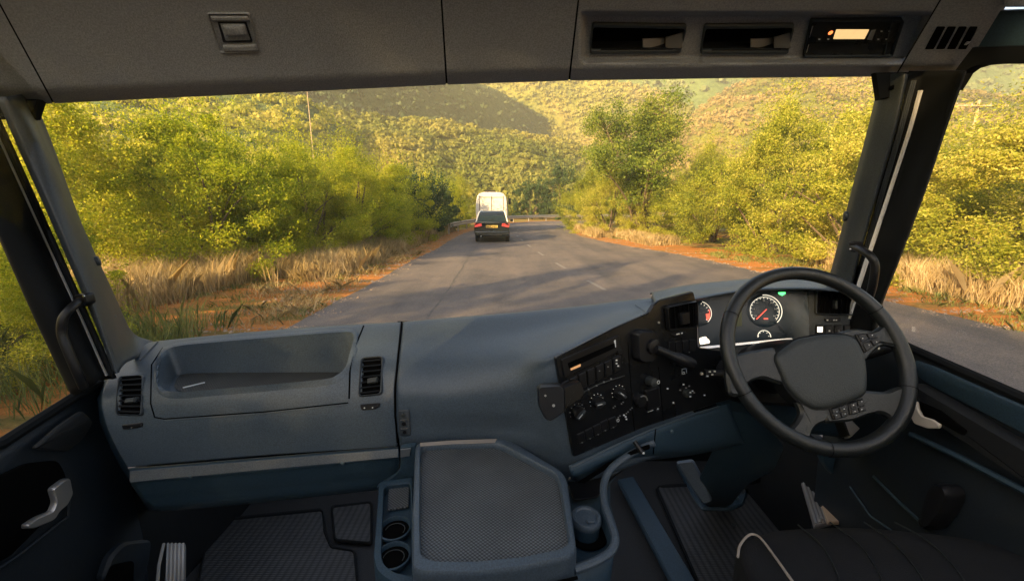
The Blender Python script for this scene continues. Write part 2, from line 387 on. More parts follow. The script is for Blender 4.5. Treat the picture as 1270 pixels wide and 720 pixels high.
VL = hill('hill', [(-1500, 70, 70, 36), (-300, 80, 74, 38), (50, 92, 80, 40), (200, 98, 86, 44), (300, 106, 94, 48), (370, 112, 100, 54), (420, 150, 105, 58), (480, 215, 108, 62), (520, 240, 110, 66)], M_h_green, 25, 1.2, 6)
scatter(VA, 2500, 3.0, 18, .5, M_leaf_hill2, 'far_woodland', 11, .2)
scatter(VC, 3600, 2.2, 22, .30, M_leaf_hill, 'far_woodland', 12, .1)
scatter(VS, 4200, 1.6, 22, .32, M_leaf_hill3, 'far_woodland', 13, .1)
scatter(VB, 7000, 1.8, 24, .27, M_leaf_brown, 'hillside_woodland', 14)
scatter(VF, 5200, 1.3, 34, .27, M_leaf_hill, 'hillside_woodland', 15)
scatter(VL, 3400, 1.5, 40, .19, M_leaf_hillnear, 'hillside_woodland', 16)

# ---------------------------------------------------------------- bushes and trees
def leaf_quads(r, C, size, wid=.5, up=.3):
    n = len(C); a = r.normal(size=(n, 3)); a /= np.linalg.norm(a, axis=1)[:, None]
    t = r.normal(size=(n, 3)); t[:, 2] += up; b = np.cross(a, t); b /= np.linalg.norm(b, axis=1)[:, None] + 1e-9
    h = (size * (.6 + .8 * r.random(n)))[:, None]
    W = np.stack([C - a * h, C + b * h * wid, C + a * h, C - b * h * wid], 1).reshape(-1, 3)
    return W, np.arange(4 * n).reshape(-1, 4)
def stems(r, tips, r0, base=(0, 0, 0), n=9):
    mb = MB()
    for k in range(n):
        t = tips[r.integers(len(tips))]; s = Vector((base[0] + r.normal(0, .12), base[1] + r.normal(0, .12), -.05))
        e = Vector(t); mid = s.lerp(e, .5) + Vector((r.normal(0, .15), r.normal(0, .15), .25))
        pts = [Vector(q) for q in cr1([tuple(s), tuple(mid), tuple(e)], 4)]
        mb.tube(pts, [r0 * (1 - .8 * i / (len(pts) - 1)) for i in range(len(pts))], 5)
    return mb
def bush_meshes(seed, W, H, nleaf, size, lm, nclump=70, low=.02, spread=.36, wid=.5):
    r = np.random.default_rng(seed); cs = []
    while len(cs) < nclump:
        th = r.random() * 6.283; zz = low + (1 - low) * r.random()
        prof = math.sin(min(1, (zz + .34) / 1.34) * math.pi) ** .6 if zz < 1 else 0
        rad = W / 2 * prof * (.45 + .6 * r.random() ** .5) * (1 + .22 * math.sin(3 * th + seed) + .12 * math.sin(5 * th + 2 * seed))
        cs.append((rad * math.cos(th), rad * math.sin(th), H * zz * (.86 + .12 * math.sin(2 * th + seed * 1.7) + .1 * r.random())))
    cs = np.array(cs); idx = r.integers(0, nclump, nleaf); cr_ = (.55 + .7 * r.random(nclump)) * spread
    d = r.normal(size=(nleaf, 3)); d /= np.linalg.norm(d, axis=1)[:, None]
    rad = r.random(nleaf) ** .5
    Cn = cs[idx] + d * (rad * cr_[idx])[:, None] * np.array([1.15, 1.15, .8])
    # twigs poking out
    nt_ = nleaf // 7; ti = r.integers(0, nclump, nt_ // 14 + 1)
    out = cs[ti] / (np.linalg.norm(cs[ti], axis=1)[:, None] + 1e-6) + np.array([0, 0, .5]) + r.normal(0, .3, (len(ti), 3))
    tt = r.random((len(ti), 14))[:, :, None]
    tw = (cs[ti][:, None, :] + out[:, None, :] * (.15 + tt * spread * 1.9) + r.normal(0, .035, (len(ti), 14, 3))).reshape(-1, 3)
    Cn = np.concatenate([Cn, tw]); Cn[:, 2] = np.maximum(Cn[:, 2], .05)
    V, F = leaf_quads(r, Cn, size, wid)
    me = fast_mesh('crown', V, F, [lm])
    sm = stems(r, cs, .05, n=12); st = bpy.data.meshes.new('trunk'); st.from_pydata(sm.v, [], sm.f); st.materials.append(M_bark)
    return me, st
B_green = [bush_meshes(s, 4.4, 4.0, 66000, .030, M_leaf_green, 150) for s in (1, 2, 3)]
B_gold = [bush_meshes(s, 4.8, 4.4, 72000, .031, M_leaf_gold, 150) for s in (4, 5, 6)]
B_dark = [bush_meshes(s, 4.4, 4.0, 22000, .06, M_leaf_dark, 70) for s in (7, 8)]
def bush(kind, var, x, y, label, cat='bush', s=1.0, sz=1.0, rz=None, group=None, name='bush', z=0):
    me, st = kind[var % len(kind)]
    rz = random.Random(int(x * 97 + y * 31)).random() * 6.28 if rz is None else rz
    t = thing(name, (x, y, z), label, cat, group)
    t.rotation_euler.z = rz; t.scale = (s, s, s * sz)
    link('crown', me, t); link('trunk', st, t)
    return t
GL = 'bushes along the left roadside'; GR = 'bushes along the right roadside'
k_ = 0
LEFT = [  # x, y, scale, zscale, kind, label
 (-10.4, 9.3, 1.1, .92, 'y', 'yellow green feathery bush nearest the left windscreen pillar'),
 (-8.5, 11.2, 1.05, .98, 'y', 'tall yellow green bush behind the dry grass at the far left of the windscreen'),
 (-7.2, 14.2, .95, 1.02, 'g', 'bright green bush above the tall dry grass left of the road'),
 (-6.6, 17.2, .95, 1.02, 'g', 'mid green bush between the bright bush and the darker ones on the left'),
 (-6.1, 20.0, .95, 1.0, 'g', 'green bush with a shaded road side left of the road'),
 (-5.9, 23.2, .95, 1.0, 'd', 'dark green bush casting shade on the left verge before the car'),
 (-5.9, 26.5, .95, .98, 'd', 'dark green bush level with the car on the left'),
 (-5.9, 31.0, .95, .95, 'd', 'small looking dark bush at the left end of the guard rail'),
 (-6.0, 36.5, 1.05, .98, 'g', 'green bush behind the left end of the guard rail'),
]
for x, y, s, sz, kd, lb in LEFT:
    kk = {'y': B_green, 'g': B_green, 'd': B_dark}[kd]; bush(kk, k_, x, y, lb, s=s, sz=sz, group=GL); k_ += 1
LEFT += [(-9.6, 13.2, 1.0, 1.0, 'y', 'yellow green bush filling the gap behind the two nearest left bushes'), (-7.9, 12.6, .75, .8, 'y', 'small rounded bush in front of the left thicket'), (-7.4, 16.0, .8, .9, 'g', 'green bush tucked between the bright and shaded left bushes')]
for x, y, s, sz, kd, lb in LEFT[-3:]: bush(B_green, k_, x, y, lb, s=s, sz=sz, group=GL); k_ += 1
LEFT2 = [(-14, 11.0, 'second row yellow bush at the far left above the nearest bushes'),
 (-12.5, 15.5, 'second row bush rising behind the bright green bush'), (-10.8, 19, 'second row bush on the left behind the shaded bushes'),
 (-10.5, 23, 'second row bush standing behind the dark bushes on the left'), (-11, 30, 'farthest second row bush left of the car')]
for x, y, lb in LEFT2: bush(B_gold if y < 12 else B_green, k_, x, y, lb, s=1.12, sz=.92, group=GL); k_ += 1
# the row goes on at the left; unseen tall ones added for shade
bush(B_green, 1, -5.7, 4.1, 'low green shrub seen through the left door window', s=.42, sz=.9, group=GL)
bush(B_green, 2, -7.3, 5.3, 'green shrub behind the low one in the left door window', s=.55, sz=.95, group=GL)
for x, y, lb in [(-5.6, -4.9, 'unseen tall bush left and just behind the truck, added to shade the cab'), (-6.6, -8.8, 'unseen tall bush farthest behind the truck on the left, added to shade the cab'), (-9.2, -6.6, 'unseen tall second row bush behind the truck, added for shade'), (-7.4, -10.9, 'unseen tall bush closing the row behind the truck, added for shade'), (-9.8, -1.4, 'slim tall unseen tree left of the truck, added to shadow the road'), (-8.5, -3.2, 'slim unseen tree just behind the truck on the left, added to shadow the road')]:
    bush(B_green, k_, x, y, lb, s=.62 if 'slim' in lb else 1.45, sz=2.6 if 'slim' in lb else 1.1, group=GL); k_ += 1
RIGHT = [
 (11.3, 4.6, 1.05, .72, 'rightmost golden green bush seen through the right door window'),
 (11.0, 8.6, 1.1, .76, 'golden green bush filling the middle of the right door window'),
 (10.7, 12.4, 1.12, .92, 'golden bush just left of the right windscreen pillar'),
 (10.6, 16.6, 1.15, 1.05, 'broad golden bush above the steering wheel'),
 (10.4, 21.2, 1.1, .80, 'golden bush right of the tall thin leaved tree'),
 (6.4, 27.0, .92, 1.0, 'golden green bush in front of the tall tree beside the road'),
 (9.8, 26.5, .95, .8, 'bush below the crown of the tall tree on its right'),
 (6.6, 33.0, 1.05, 1.05, 'pale golden bush left of the tall tree where the road bends'),
]
for x, y, s, sz, lb in RIGHT: bush(B_gold, k_, x, y, lb, s=s, sz=sz, group=GR); k_ += 1
RIGHT2 = [(16, 7, 'second row golden bush far right in the door window'), (15.8, 12.5, 'second row golden bush behind the right door window bushes'), (15.5, 18, 'second row golden bush behind the broad bush over the steering wheel'),
 (16.5, 26, 'second row golden bush climbing the slope right of the tall tree'), (14.5, 31, 'farthest second row bush on the right slope'), (21, 15, 'third row golden bush at the foot of the right hill'), (21, 24, 'third row bush highest behind the right verge'), (21, 9, 'third row golden bush in the upper right of the door window')]
for x, y, lb in RIGHT2: bush(B_gold, k_, x, y, lb, s=1.28, sz=.72 if x > 1.15 * y else 1.0, group=GR, z=.2 if x < 20 else .6); k_ += 1
# round dark trees behind the guard rail and lighter ones beside them
for x, y, s, sz, kd, lb in [(2.6, 57, 1.2, 1.15, B_dark, 'low dark round tree behind the guard rail right of the camper'), (6.8, 57.5, 1.35, 1.3, B_dark, 'taller dark tree behind the guard rail next to the right bushes'),
 (-6.6, 53, 1.0, 1.15, B_gold, 'golden green tree rising above the left side of the camper'), (-10.5, 50, 1.2, 1.1, B_green, 'green tree left behind the guard rail'),
 (-2.2, 60, 1.0, .8, B_gold, 'low golden bush hidden behind the white camper'), (11.5, 58, 1.2, 1.1, B_green, 'green tree behind the bend at the right')]:
    bush(kd, k_, x, y, lb, 'tree', s=s, sz=sz, name='round_tree', group='trees behind the guard rail'); k_ += 1

# the tall open tree on the right
def tall_tree():
    r = np.random.default_rng(42); t = thing('tall_tree', (8.0, 25.5, 0), 'tall open tree with bright green leaf tufts on many bare upright limbs', 'tree')
    mb = MB(); tips = []
    for k in range(15):
        a = r.random() * 6.283; rad = .5 + 3.4 * r.random(); h = 5.9 + 2.5 * r.random() - rad * rad * .16
        e = Vector((rad * math.cos(a), rad * math.sin(a), h)); s = Vector((r.normal(0, .18), r.normal(0, .18), 0))
        mid = Vector((e.x * .35, e.y * .35, h * .5)); q = [Vector(c) for c in cr1([tuple(s), tuple(mid), tuple(e)], 5)]
        mb.tube(q, [.10 * (1 - .8 * i / (len(q) - 1)) for i in range(len(q))], 6)
        for z in range(9):
            b0 = q[4 + int(r.integers(0, len(q) - 4))]; a2 = r.random() * 6.283
            e2 = b0 + Vector((math.cos(a2) * .9, math.sin(a2) * .9, .25 + .5 * r.random()))
            mb.tube([b0, b0.lerp(e2, .5) + Vector((0, 0, .08)), e2], [.03, .02, .008], 4); tips.append(e2)
        tips.append(e)
    mb.v = [(x, y, z) for x, y, z in mb.v]
    me = bpy.data.meshes.new('limbs'); me.from_pydata(mb.v, [], mb.f); me.materials.append(M_bark); link('trunk', me, t)
    T = np.array([tuple(p) for p in tips]); idx = r.integers(0, len(T), 44000)
    C_ = T[idx] + r.normal(0, 1, (44000, 3)) * np.array([.34, .34, .24])
    V, F = leaf_quads(r, C_, .062, .55); link('crown', fast_mesh('crown', V, F, [M_leaf_tall]), t)
M_leaf_tall = leaf_mat('leaf_tall', [(0, (.05, .09, .012)), (.5, (.18, .24, .03)), (1, (.38, .38, .07))], .5)
tall_tree()

# ---------------------------------------------------------------- grass
def grass(name, n, region, hgt, m, seed, tuft=14, lean=.25, wid=.0024):
    r = np.random.default_rng(seed); pts = region(r, n // tuft)
    base = np.repeat(pts, tuft, 0) + np.c_[r.normal(0, .09, (len(pts) * tuft, 2))]
    th = np.repeat(hgt * (.5 + .8 * r.random(len(pts))), tuft) * (.6 + .6 * r.random(len(base)))
    d = (r.normal(0, lean, (len(base), 2)) + np.repeat(r.normal(0, .22, (len(pts), 2)), tuft, 0)) * th[:, None]; a = r.random(len(base)) * 6.283
    wv = np.c_[np.cos(a), np.sin(a), np.zeros(len(a))] * (wid * (1 + .12 * np.abs(base[:, 1:2])))
    b0 = np.c_[base, zg(base[:, 0], base[:, 1]) - .02]; mid = b0 + np.c_[d * .35, th * .6]; tip = b0 + np.c_[d, th]
    W = np.stack([b0 - wv, b0 + wv, mid + wv * 1.1, tip, mid - wv * 1.1], 1).reshape(-1, 3)
    o = link(name, fast_mesh(name, W, np.arange(len(W)).reshape(-1, 5), [m])); o['kind'] = 'stuff'
def reg(x0, x1, y0, y1, xf=lambda y: 0, clump=.5):
    def f(r, n):
        k = max(3, n // 12); c = np.c_[x0 + (x1 - x0) * r.random(k), y0 + (y1 - y0) * r.random(k)]
        q = c[r.integers(0, k, n)] + r.normal(0, clump, (n, 2)) * np.array([.6, 1])
        q[:, 0] = np.clip(q[:, 0], x0, x1) + r.normal(0, .05, n); q[:, 0] += xf(q[:, 1]); return q
    return f
grass('dry_grass', 44000, reg(-6.2, -4.5, 10.5, 30), .5, M_grass, 1)
grass('dry_grass', 42000, reg(-10.5, -6.6, 6.0, 12.5), .62, M_grass, 2)
grass('green_grass', 5000, reg(-9.5, -4.4, 3.0, 11.5), .10, M_grass_green, 3, lean=.5)
grass('dry_grass', 16000, reg(-10, -7.5, -1, 6), .7, M_grass, 4)
grass('green_grass', 26000, reg(-8.5, -4.4, -1, 5.2), .5, M_grass_green, 5)
grass('dry_grass', 16000, reg(6.4, 8.2, 19.5, 27), .36, M_grass, 6)
grass('dry_grass', 22000, reg(9.1, 10.7, 4.5, 11.5), .6, M_grass, 7)
grass('dry_grass', 6000, reg(4.9, 5.8, 24, 32), .45, M_grass, 8)
grass('green_grass', 10000, reg(7.6, 10.5, 4, 16), .14, M_grass_green, 9, lean=.5)

# loose stones along both road edges
def stones(name, n, A, sgn, lo, hi, seed):
    r = np.random.default_rng(seed); T = np.gradient(A, axis=0); T /= np.linalg.norm(T, axis=1)[:, None]; N = np.c_[-T[:, 1], T[:, 0]] * sgn
    ok = np.where((A[:, 1] > 4) & (A[:, 1] < 40))[0]; i = ok[(r.random(n) ** 1.3 * len(ok)).astype(int)]
    p = A[i] + N[i] * (lo + (hi - lo) * r.random(n) ** 1.6)[:, None] + r.normal(0, .12, (n, 2)); s = .008 + .03 * r.random(n) ** 4
    base = np.array([(1, 0, -.2), (-.2, 1, -.2), (-1, .1, -.2), (.1, -1, -.2), (.15, .1, .7)])
    V = (base[None] * s[:, None, None] * (1 + .3 * r.normal(size=(n, 5, 3)))) + np.c_[p, np.full(n, .014)][:, None, :]
    f = np.array([(0, 1, 4), (1, 2, 4), (2, 3, 4), (3, 0, 4)]); F = (np.arange(n)[:, None, None] * 5 + f[None]).reshape(-1, 3)
    o = link(name, fast_mesh(name, V.reshape(-1, 3), F, [M_stone])); o['kind'] = 'stuff'
M_stone = mat('verge_stone', (.34, .24, .17), .9, mott=.4, mscale=9)
stones('gravel', 5000, Lp, 1, -.15, 1.6, 61); stones('gravel', 4000, Rp, -1, -.15, 1.4, 62)
grass('green_grass', 2600, reg(-5.6, -3.6, 6.5, 20, clump=.4), .13, M_grass_green, 63, tuft=9, lean=.6)
grass('dry_grass', 3000, reg(-5.4, -3.7, 6.5, 16, clump=.4), .22, M_grass, 64, tuft=9, lean=.7)

# ---------------------------------------------------------------- guard rail, poles
M_rail = mat('galvanised', (.36, .34, .31), .45, .6, mott=.15)
def guard_rail():
    path = np.array([(-4.1, 27), (-3.5, 33), (-2.0, 40.5), (.3, 46.5), (4.5, 50.6), (10, 53.6), (20, 55), (34, 55)])
    A = resample(cr1(path, 10), 80); t = thing('guard_rail', (0, 47, 0), 'pale metal guard rail curving round the bend behind the car', 'guard rail')
    prof = [(0, .42), (.05, .46), (.05, .52), (.0, .56), (0, .60), (.05, .64), (.05, .70), (0, .74), (-.01, .74), (.03, .66), (-.02, .6), (-.02, .55), (.03, .5), (-.02, .42)]
    T = np.gradient(A, axis=0); T /= np.linalg.norm(T, axis=1)[:, None]; N = np.c_[T[:, 1], -T[:, 0]]
    mb = MB(); mb.loft([[Vector((p[0] + n[0] * u, p[1] + n[1] * u, z)) for u, z in prof] for p, n in zip(A, N)], True, True, True); mb.build('rail', M_rail, t)
    for i in range(0, 80, 4):
        q = MB(); q.box(A[i, 0] - .05 - N[i, 0] * .1, A[i, 0] + .05 - N[i, 0] * .1, A[i, 1] - .05 - N[i, 1] * .1, A[i, 1] + .05 - N[i, 1] * .1, 0, .7); q.build('post', M_rail, t, smooth=0)
guard_rail()
def pole(label, px, pytop, Y, h, arm=0):
    b = P(px, pytop, Y); t = thing('utility_pole', (b.x, b.y, b.z - h), label, 'pole')
    m = MB(); m.tube([Vector((b.x, b.y, b.z - h)), b], [.12, .07] if arm else [.08, .05], 10); m.build('post', M_pole, t)
    if arm:
        m = MB(); m.box(b.x - arm, b.x + arm, b.y - .2, b.y - .09, b.z - .40, b.z - .32); m.build('crossarm', M_pole, t, smooth=0)
        for dx in (-arm * .9, -arm * .35, arm * .35, arm * .9):
            m = MB(); m.tube([Vector((b.x + dx, b.y - .145, b.z - .32)), Vector((b.x + dx, b.y - .145, b.z - .2))], [.04, .03], 8); m.build('insulator', M_rail, t)
pole('pale wooden utility pole with a crossarm above the bushes in the right door window', 1215, 124, 26, 7, 1.6)
pole('thin bare pole standing on the hillside at the upper left', 381, 114, 60, 12)
# ================================================================ THE CAB
def wheel_xyz(x, y, z): return Vector((x, y, z + HC))
class Plane:
    def __init__(s, a, b, c=None, n=None):
        s.p = Vector(a); s.n = Vector(n).normalized() if n is not None else (Vector(b) - s.p).cross(Vector(c) - s.p).normalized()
        if s.n.dot(O - s.p) < 0: s.n.negate()
    def hit(s, px, py, lift=0):
        d = ray(px, py); t = (s.p - O).dot(s.n) / d.dot(s.n); return O + d * t + s.n * lift, s.n
class Surf:
    def __init__(s, V, F): s.b = BVHTree.FromPolygons([tuple(v) for v in V], F)
    def hit(s, px, py, lift=0):
        d = ray(px, py).normalized(); h = s.b.ray_cast(O, d)
        if h[0] is None:
            q = None
            for k in range(1, 12):
                for a, c in ((k, 0), (-k, 0), (0, k), (0, -k), (k, k), (-k, -k), (k, -k), (-k, k)):
                    q = s.b.ray_cast(O, ray(px + a * 2, py + c * 2).normalized())
                    if q[0] is not None: break
                if q and q[0] is not None: break
            if q is None or q[0] is None: raise ValueError('miss %s %s' % (px, py))
            n = q[1]; pl = Plane(q[0], None, n=n); return pl.hit(px, py, lift)
        n = h[1]
        if n.dot(O - h[0]) < 0: n = -n
        return h[0] + n * lift, n
def YS(Y): return Plane(P(635, 360, Y), None, n=(0, -1, 0))
def XS(x): return Plane((x, 1, 1), None, n=(-1 if x > 0 else 1, 0, 0))
def ZS(z): return Plane((0, 0, HC + z), None, n=(0, 0, 1))
def rpoly(pts, r=3, seg=4):           # round the corners of a pixel polygon
    out = []; n = len(pts)
    for i in range(n):
        a, b, c = (np.array(pts[(i + k) % n], float) for k in (-1, 0, 1))
        rr = min(r, .45 * np.linalg.norm(a - b), .45 * np.linalg.norm(c - b))
        s = b + (a - b) / (np.linalg.norm(a - b) + 1e-9) * rr; e = b + (c - b) / (np.linalg.norm(c - b) + 1e-9) * rr
        for k in range(seg + 1):
            t = k / seg; out.append(tuple((1 - t) ** 2 * s + 2 * t * (1 - t) * b + t * t * e))
    return out
def smooth_loop(pts, per=4):
    A = np.array(pts, float); A = np.vstack([A[-1:], A, A[:2]]); q = cr1([tuple(a) for a in A], per)
    return [tuple(p) for p in q[per:per * (len(pts) + 1)]]
def inset(poly, d):                   # move a pixel polygon inwards
    A = np.array(poly, float); c = A.mean(0); n = len(A); area = 0
    for i in range(n): area += A[i][0] * A[(i + 1) % n][1] - A[(i + 1) % n][0] * A[i][1]
    sg = 1 if area > 0 else -1; out = []
    for i in range(n):
        e = A[(i + 1) % n] - A[i - 1]; L = np.linalg.norm(e) + 1e-9
        out.append(tuple(A[i] + sg * np.array([-e[1], e[0]]) / L * d))
    return out
def plate(mb, poly, S, t=.004, lift=0., ch=1.0, mi=0, back=.001):     # a solid plate lying on S; ch = chamfer in px
    c = np.mean(np.array(poly), 0)
    try: n = S.hit(c[0], c[1])[1]
    except ValueError: n = S.hit(*poly[0])[1]
    A = [S.hit(x, y)[0] for x, y in poly]; B = [S.hit(x, y)[0] for x, y in inset(poly, ch)]
    L0 = [a + n * (lift - back) for a in A]; L1 = [a + n * (lift + t * .65) for a in A]; L2 = [b + n * (lift + t) for b in B]
    mb.loft([L0, L1, L2], True, True, True, mi)
def ring(mb, outer, inner, S, t=.006, lift=0., mi=0, ch=.8):          # a raised frame between two equal-count loops
    c = np.mean(np.array(outer), 0)
    try: n = S.hit(c[0], c[1])[1]
    except ValueError: n = S.hit(*outer[0])[1]
    H = lambda L, l: [S.hit(x, y)[0] + n * (lift + l) for x, y in L]
    mb.loft([H(outer, -.001), H(outer, t * .6), H(inset(outer, ch), t), H(inset(inner, -ch), t), H(inner, t * .6), H(inner, -.001)], True, False, False, mi)
def frame_at(S, px, py):
    a, n = S.hit(px, py); b, _ = S.hit(px + 3, py); X = (b - a); X = (X - n * X.dot(n)).normalized(); return a, X, n.cross(X).normalized(), n
def knob(mb, S, px, py, r, h, lift=0., n=28, mi=0, dome=0.):
    a, X, Y, N = frame_at(S, px, py)
    prof = [(r, -.001), (r, h * .75), (r * .93, h), (r * .5, h + dome), (.0005, h + dome * 1.1)]
    mb.lathe(a + N * lift, X, Y, N, prof, n, mi, False)
def line_on(mb, pts, S, w=.0012, lift=0., mi=0, n=6, samp=10):
    q = []
    for (x0, y0), (x1, y1) in zip(pts[:-1], pts[1:]):
        for k in range(samp): q.append((x0 + (x1 - x0) * k / samp, y0 + (y1 - y0) * k / samp))
    q.append(pts[-1]); mb.tube([S.hit(x, y, lift)[0] for x, y in q], w, n, mi)
def dense(rows, pr, pc):
    A = np.array([[list(P(*p)) for p in row] for row in rows])
    A = np.array([cr1([tuple(x) for x in row], pc) for row in A])
    return np.array([cr1([tuple(x) for x in A[:, j]], pr) for j in range(A.shape[1])]).transpose(1, 0, 2)
def patch(name, rows, m, parent=None, pr=6, pc=8, solid=.006, hole=None, smooth=50, label=None, build=True):
    A = dense(rows, pr, pc); nr, nc = A.shape[:2]; V = A.reshape(-1, 3); F = []
    for i in range(nr - 1):
        for j in range(nc - 1):
            q = (i * nc + j, (i + 1) * nc + j, (i + 1) * nc + j + 1, i * nc + j + 1)
            F.append(q)
    c = V[F[len(F) // 2][0]]; f = F[len(F) // 2]
    nn = np.cross(V[f[1]] - V[f[0]], V[f[3]] - V[f[0]])
    if np.dot(nn, np.array(O) - c) < 0: F = [q[::-1] for q in F]
    S = Surf(V, F)
    if hole:
        G_ = []
        for q in F:
            c = V[list(q)].mean(0); d = Vector(c) - O; cx = d.x; cy = d.y * CP - d.z * SP; cz = d.y * SP + d.z * CP
            if not any(inside((635 + FPX * cx / cy, 360 - FPX * cz / cy), h) for h in hole): G_.append(q)
        F = G_
    if not build: return None, S
    mb = MB(); mb.add([tuple(v) for v in V], F)
    return mb.build(name, m, parent, smooth=smooth, solid=solid, label=label), S
def inside(p, poly):
    x, y = p; c = False; n = len(poly); j = n - 1
    for i in range(n):
        xi, yi = poly[i]; xj, yj = poly[j]
        if (yi > y) != (yj > y) and x < (xj - xi) * (y - yi) / (yj - yi) + xi: c = not c
        j = i
    return c
def quadpt(q, u, v):                  # q = tl, tr, br, bl
    (a, b), (c, d), (e, f), (g, h) = q
    return ((a * (1 - u) + c * u) * (1 - v) + (g * (1 - u) + e * u) * v, (b * (1 - u) + d * u) * (1 - v) + (h * (1 - u) + f * u) * v)
def subq(q, u0, u1, v0, v1): return [quadpt(q, u0, v0), quadpt(q, u1, v0), quadpt(q, u1, v1), quadpt(q, u0, v1)]

# ---- materials of the cab
M_dash = mat('dash_plastic', (.062, .083, .104), .38, mott=.06, mscale=5, grain=.30, gscale=700)
M_top = mat('header_plastic', (.28, .285, .295), .42, mott=.05, mscale=4, grain=.55, gscale=420)
M_low = mat('lower_dash_plastic', (.022, .046, .067), .5, mott=.08, mscale=5, grain=.3, gscale=700)
M_blue = mat('pillar_plastic', (.038, .046, .053), .5, mott=.06, grain=.25, gscale=700)
M_black = mat('black_plastic', (.009, .009, .010), .36, mott=.2, spec=.35, grain=.15, gscale=600)
M_fascia = mat('gloss_fascia', (.0075, .008, .009), .28, mott=.2, grain=.1, gscale=500)
M_rubber = mat('black_rubber', (.008, .009, .010), .75, mott=.15, spec=.15)
M_dark = mat('dark_void', (.003, .003, .003), .95, mott=.1, spec=.02)
M_door = mat('door_plastic', (.007, .012, .018), .55, mott=.1, grain=.3, gscale=600)
M_doorblk = mat('door_black', (.007, .008, .009), .6, mott=.15, grain=.3, gscale=500)
M_chrome = mat('bright_trim', (.75, .72, .66), .22, .9, mott=.05)
M_divider = mat('divider_plastic', (.16, .15, .14), .3, mott=.1)
M_silver = mat('satin_silver', (.55, .53, .50), .38, .8, mott=.08)
M_white = mat('white_trim', (.9, .88, .84), .35, mott=.03)
M_sym = mat('printed_symbol', (.75, .75, .72), .5, mott=.05)
M_symdim = mat('dim_symbol', (.22, .22, .21), .5, mott=.05)
M_red = mat('red_mark', (.55, .05, .03), .5, mott=.05)
M_amber = mat('amber_display', (.80, .52, .22), .4, mott=.12, mscale=40, emit=.28)
M_lit = mat('lit_white', (1, .82, .6), .5, mott=.02, emit=.8)
M_green = mat('green_lamp', (.10, .85, .20), .5, mott=.02, emit=.7)
M_gauge = mat('gauge_marks', (.85, .78, .62), .5, mott=.02, emit=.35)
M_needle = mat('needle', (.8, .10, .06), .5, mott=.02, emit=.5)
M_cluster = mat('cluster_face', (.010, .022, .032), .3, mott=.15)
M_olive = mat('olive_display', (.09, .10, .035), .4, mott=.15)
M_leather = mat('wheel_leather', (.011, .013, .013), .40, mott=.15, grain=.35, gscale=260)
M_pad = mat('airbag_pad', (.026, .030, .029), .5, mott=.08, grain=.4, gscale=500)
M_seat = mat('seat_fabric', (.006, .007, .009), .9, mott=.25, mscale=12, grain=.5, gscale=350)
M_piping = mat('seat_piping', (.42, .36, .30), .6, mott=.1)
M_beige = mat('beige_panel', (.42, .30, .20), .6, mott=.08)
M_screw = mat('screw_cap', (.10, .14, .16), .35, .3, mott=.1)
M_light_gap = mat('light_gap_white', (.9, .88, .84), .3, mott=.02)  # white colour stands in for light in the gap beside the door frames
M_piping2 = mat('cream_plastic', (.62, .56, .48), .45, mott=.06)
ROOF_Y0 = -.2
def mk_glass():
    m, nt, b = new_mat('window_glass'); t = nt.nodes.new('ShaderNodeBsdfTransparent'); t.inputs[0].default_value = (.975, .985, .96, 1)
    g = nt.nodes.new('ShaderNodeBsdfGlossy'); g.inputs['Roughness'].default_value = .02
    f = nt.nodes.new('ShaderNodeFresnel'); f.inputs[0].default_value = 1.25
    mx = nt.nodes.new('ShaderNodeMixShader'); nt.links.new(f.outputs[0], mx.inputs[0]); nt.links.new(t.outputs[0], mx.inputs[1]); nt.links.new(g.outputs[0], mx.inputs[2])
    geo = nt.nodes.new('ShaderNodeNewGeometry'); mp = nt.nodes.new('ShaderNodeMapping'); mp.inputs['Scale'].default_value = (3, 3, 1.2); nt.links.new(geo.outputs['Position'], mp.inputs['Vector'])
    k = nt.nodes.new('ShaderNodeMapRange'); nt.links.new(noise(nt, mp.outputs[0], 3, 8, .7), k.inputs[0]); k.inputs[1].default_value = .35; k.inputs[2].default_value = .75; k.inputs[3].default_value = .006; k.inputs[4].default_value = .035
    du = nt.nodes.new('ShaderNodeBsdfTranslucent'); du.inputs[0].default_value = (.8, .75, .6, 1)
    m2 = nt.nodes.new('ShaderNodeMixShader'); nt.links.new(k.outputs[0], m2.inputs[0]); nt.links.new(mx.outputs[0], m2.inputs[1]); nt.links.new(du.outputs[0], m2.inputs[2])
    nt.links.new(m2.outputs[0], nt.nodes['Material Output'].inputs['Surface']); return m
M_glass = mk_glass()
def mk_dotmat(name, dark, light, scale, rot=0, stretch=(1, 1, 1), contrast=(.25, .55)):
    m, nt, b = new_mat(name); tc = nt.nodes.new('ShaderNodeTexCoord'); mp = nt.nodes.new('ShaderNodeMapping')
    mp.inputs['Rotation'].default_value = (0, 0, rot); mp.inputs['Scale'].default_value = stretch
    nt.links.new(tc.outputs['Object'], mp.inputs['Vector'])
    v = nt.nodes.new('ShaderNodeTexVoronoi'); v.voronoi_dimensions = '2D'; v.inputs['Scale'].default_value = scale; v.inputs['Randomness'].default_value = .04
    nt.links.new(mp.outputs[0], v.inputs['Vector'])
    c = ramp(nt, v.outputs['Distance'], [(contrast[0], light), (contrast[1], dark)])
    c = mixc(nt, 1, c, ramp(nt, noise(nt, tc.outputs['Object'], 9, 5), [(.3, (.8, .8, .8)), (.7, (1.2, 1.2, 1.2))]), 'MULTIPLY')
    nt.links.new(c, b.inputs['Base Color']); b.inputs['Roughness'].default_value = .6
    bump(nt, math_(nt, 'SUBTRACT', 1, v.outputs['Distance']), .7, .003, b); return m
M_dots = mk_dotmat('honeycomb_mat', (.012, .014, .016), (.11, .12, .125), 165, R(45), (1, 1.25, 1))
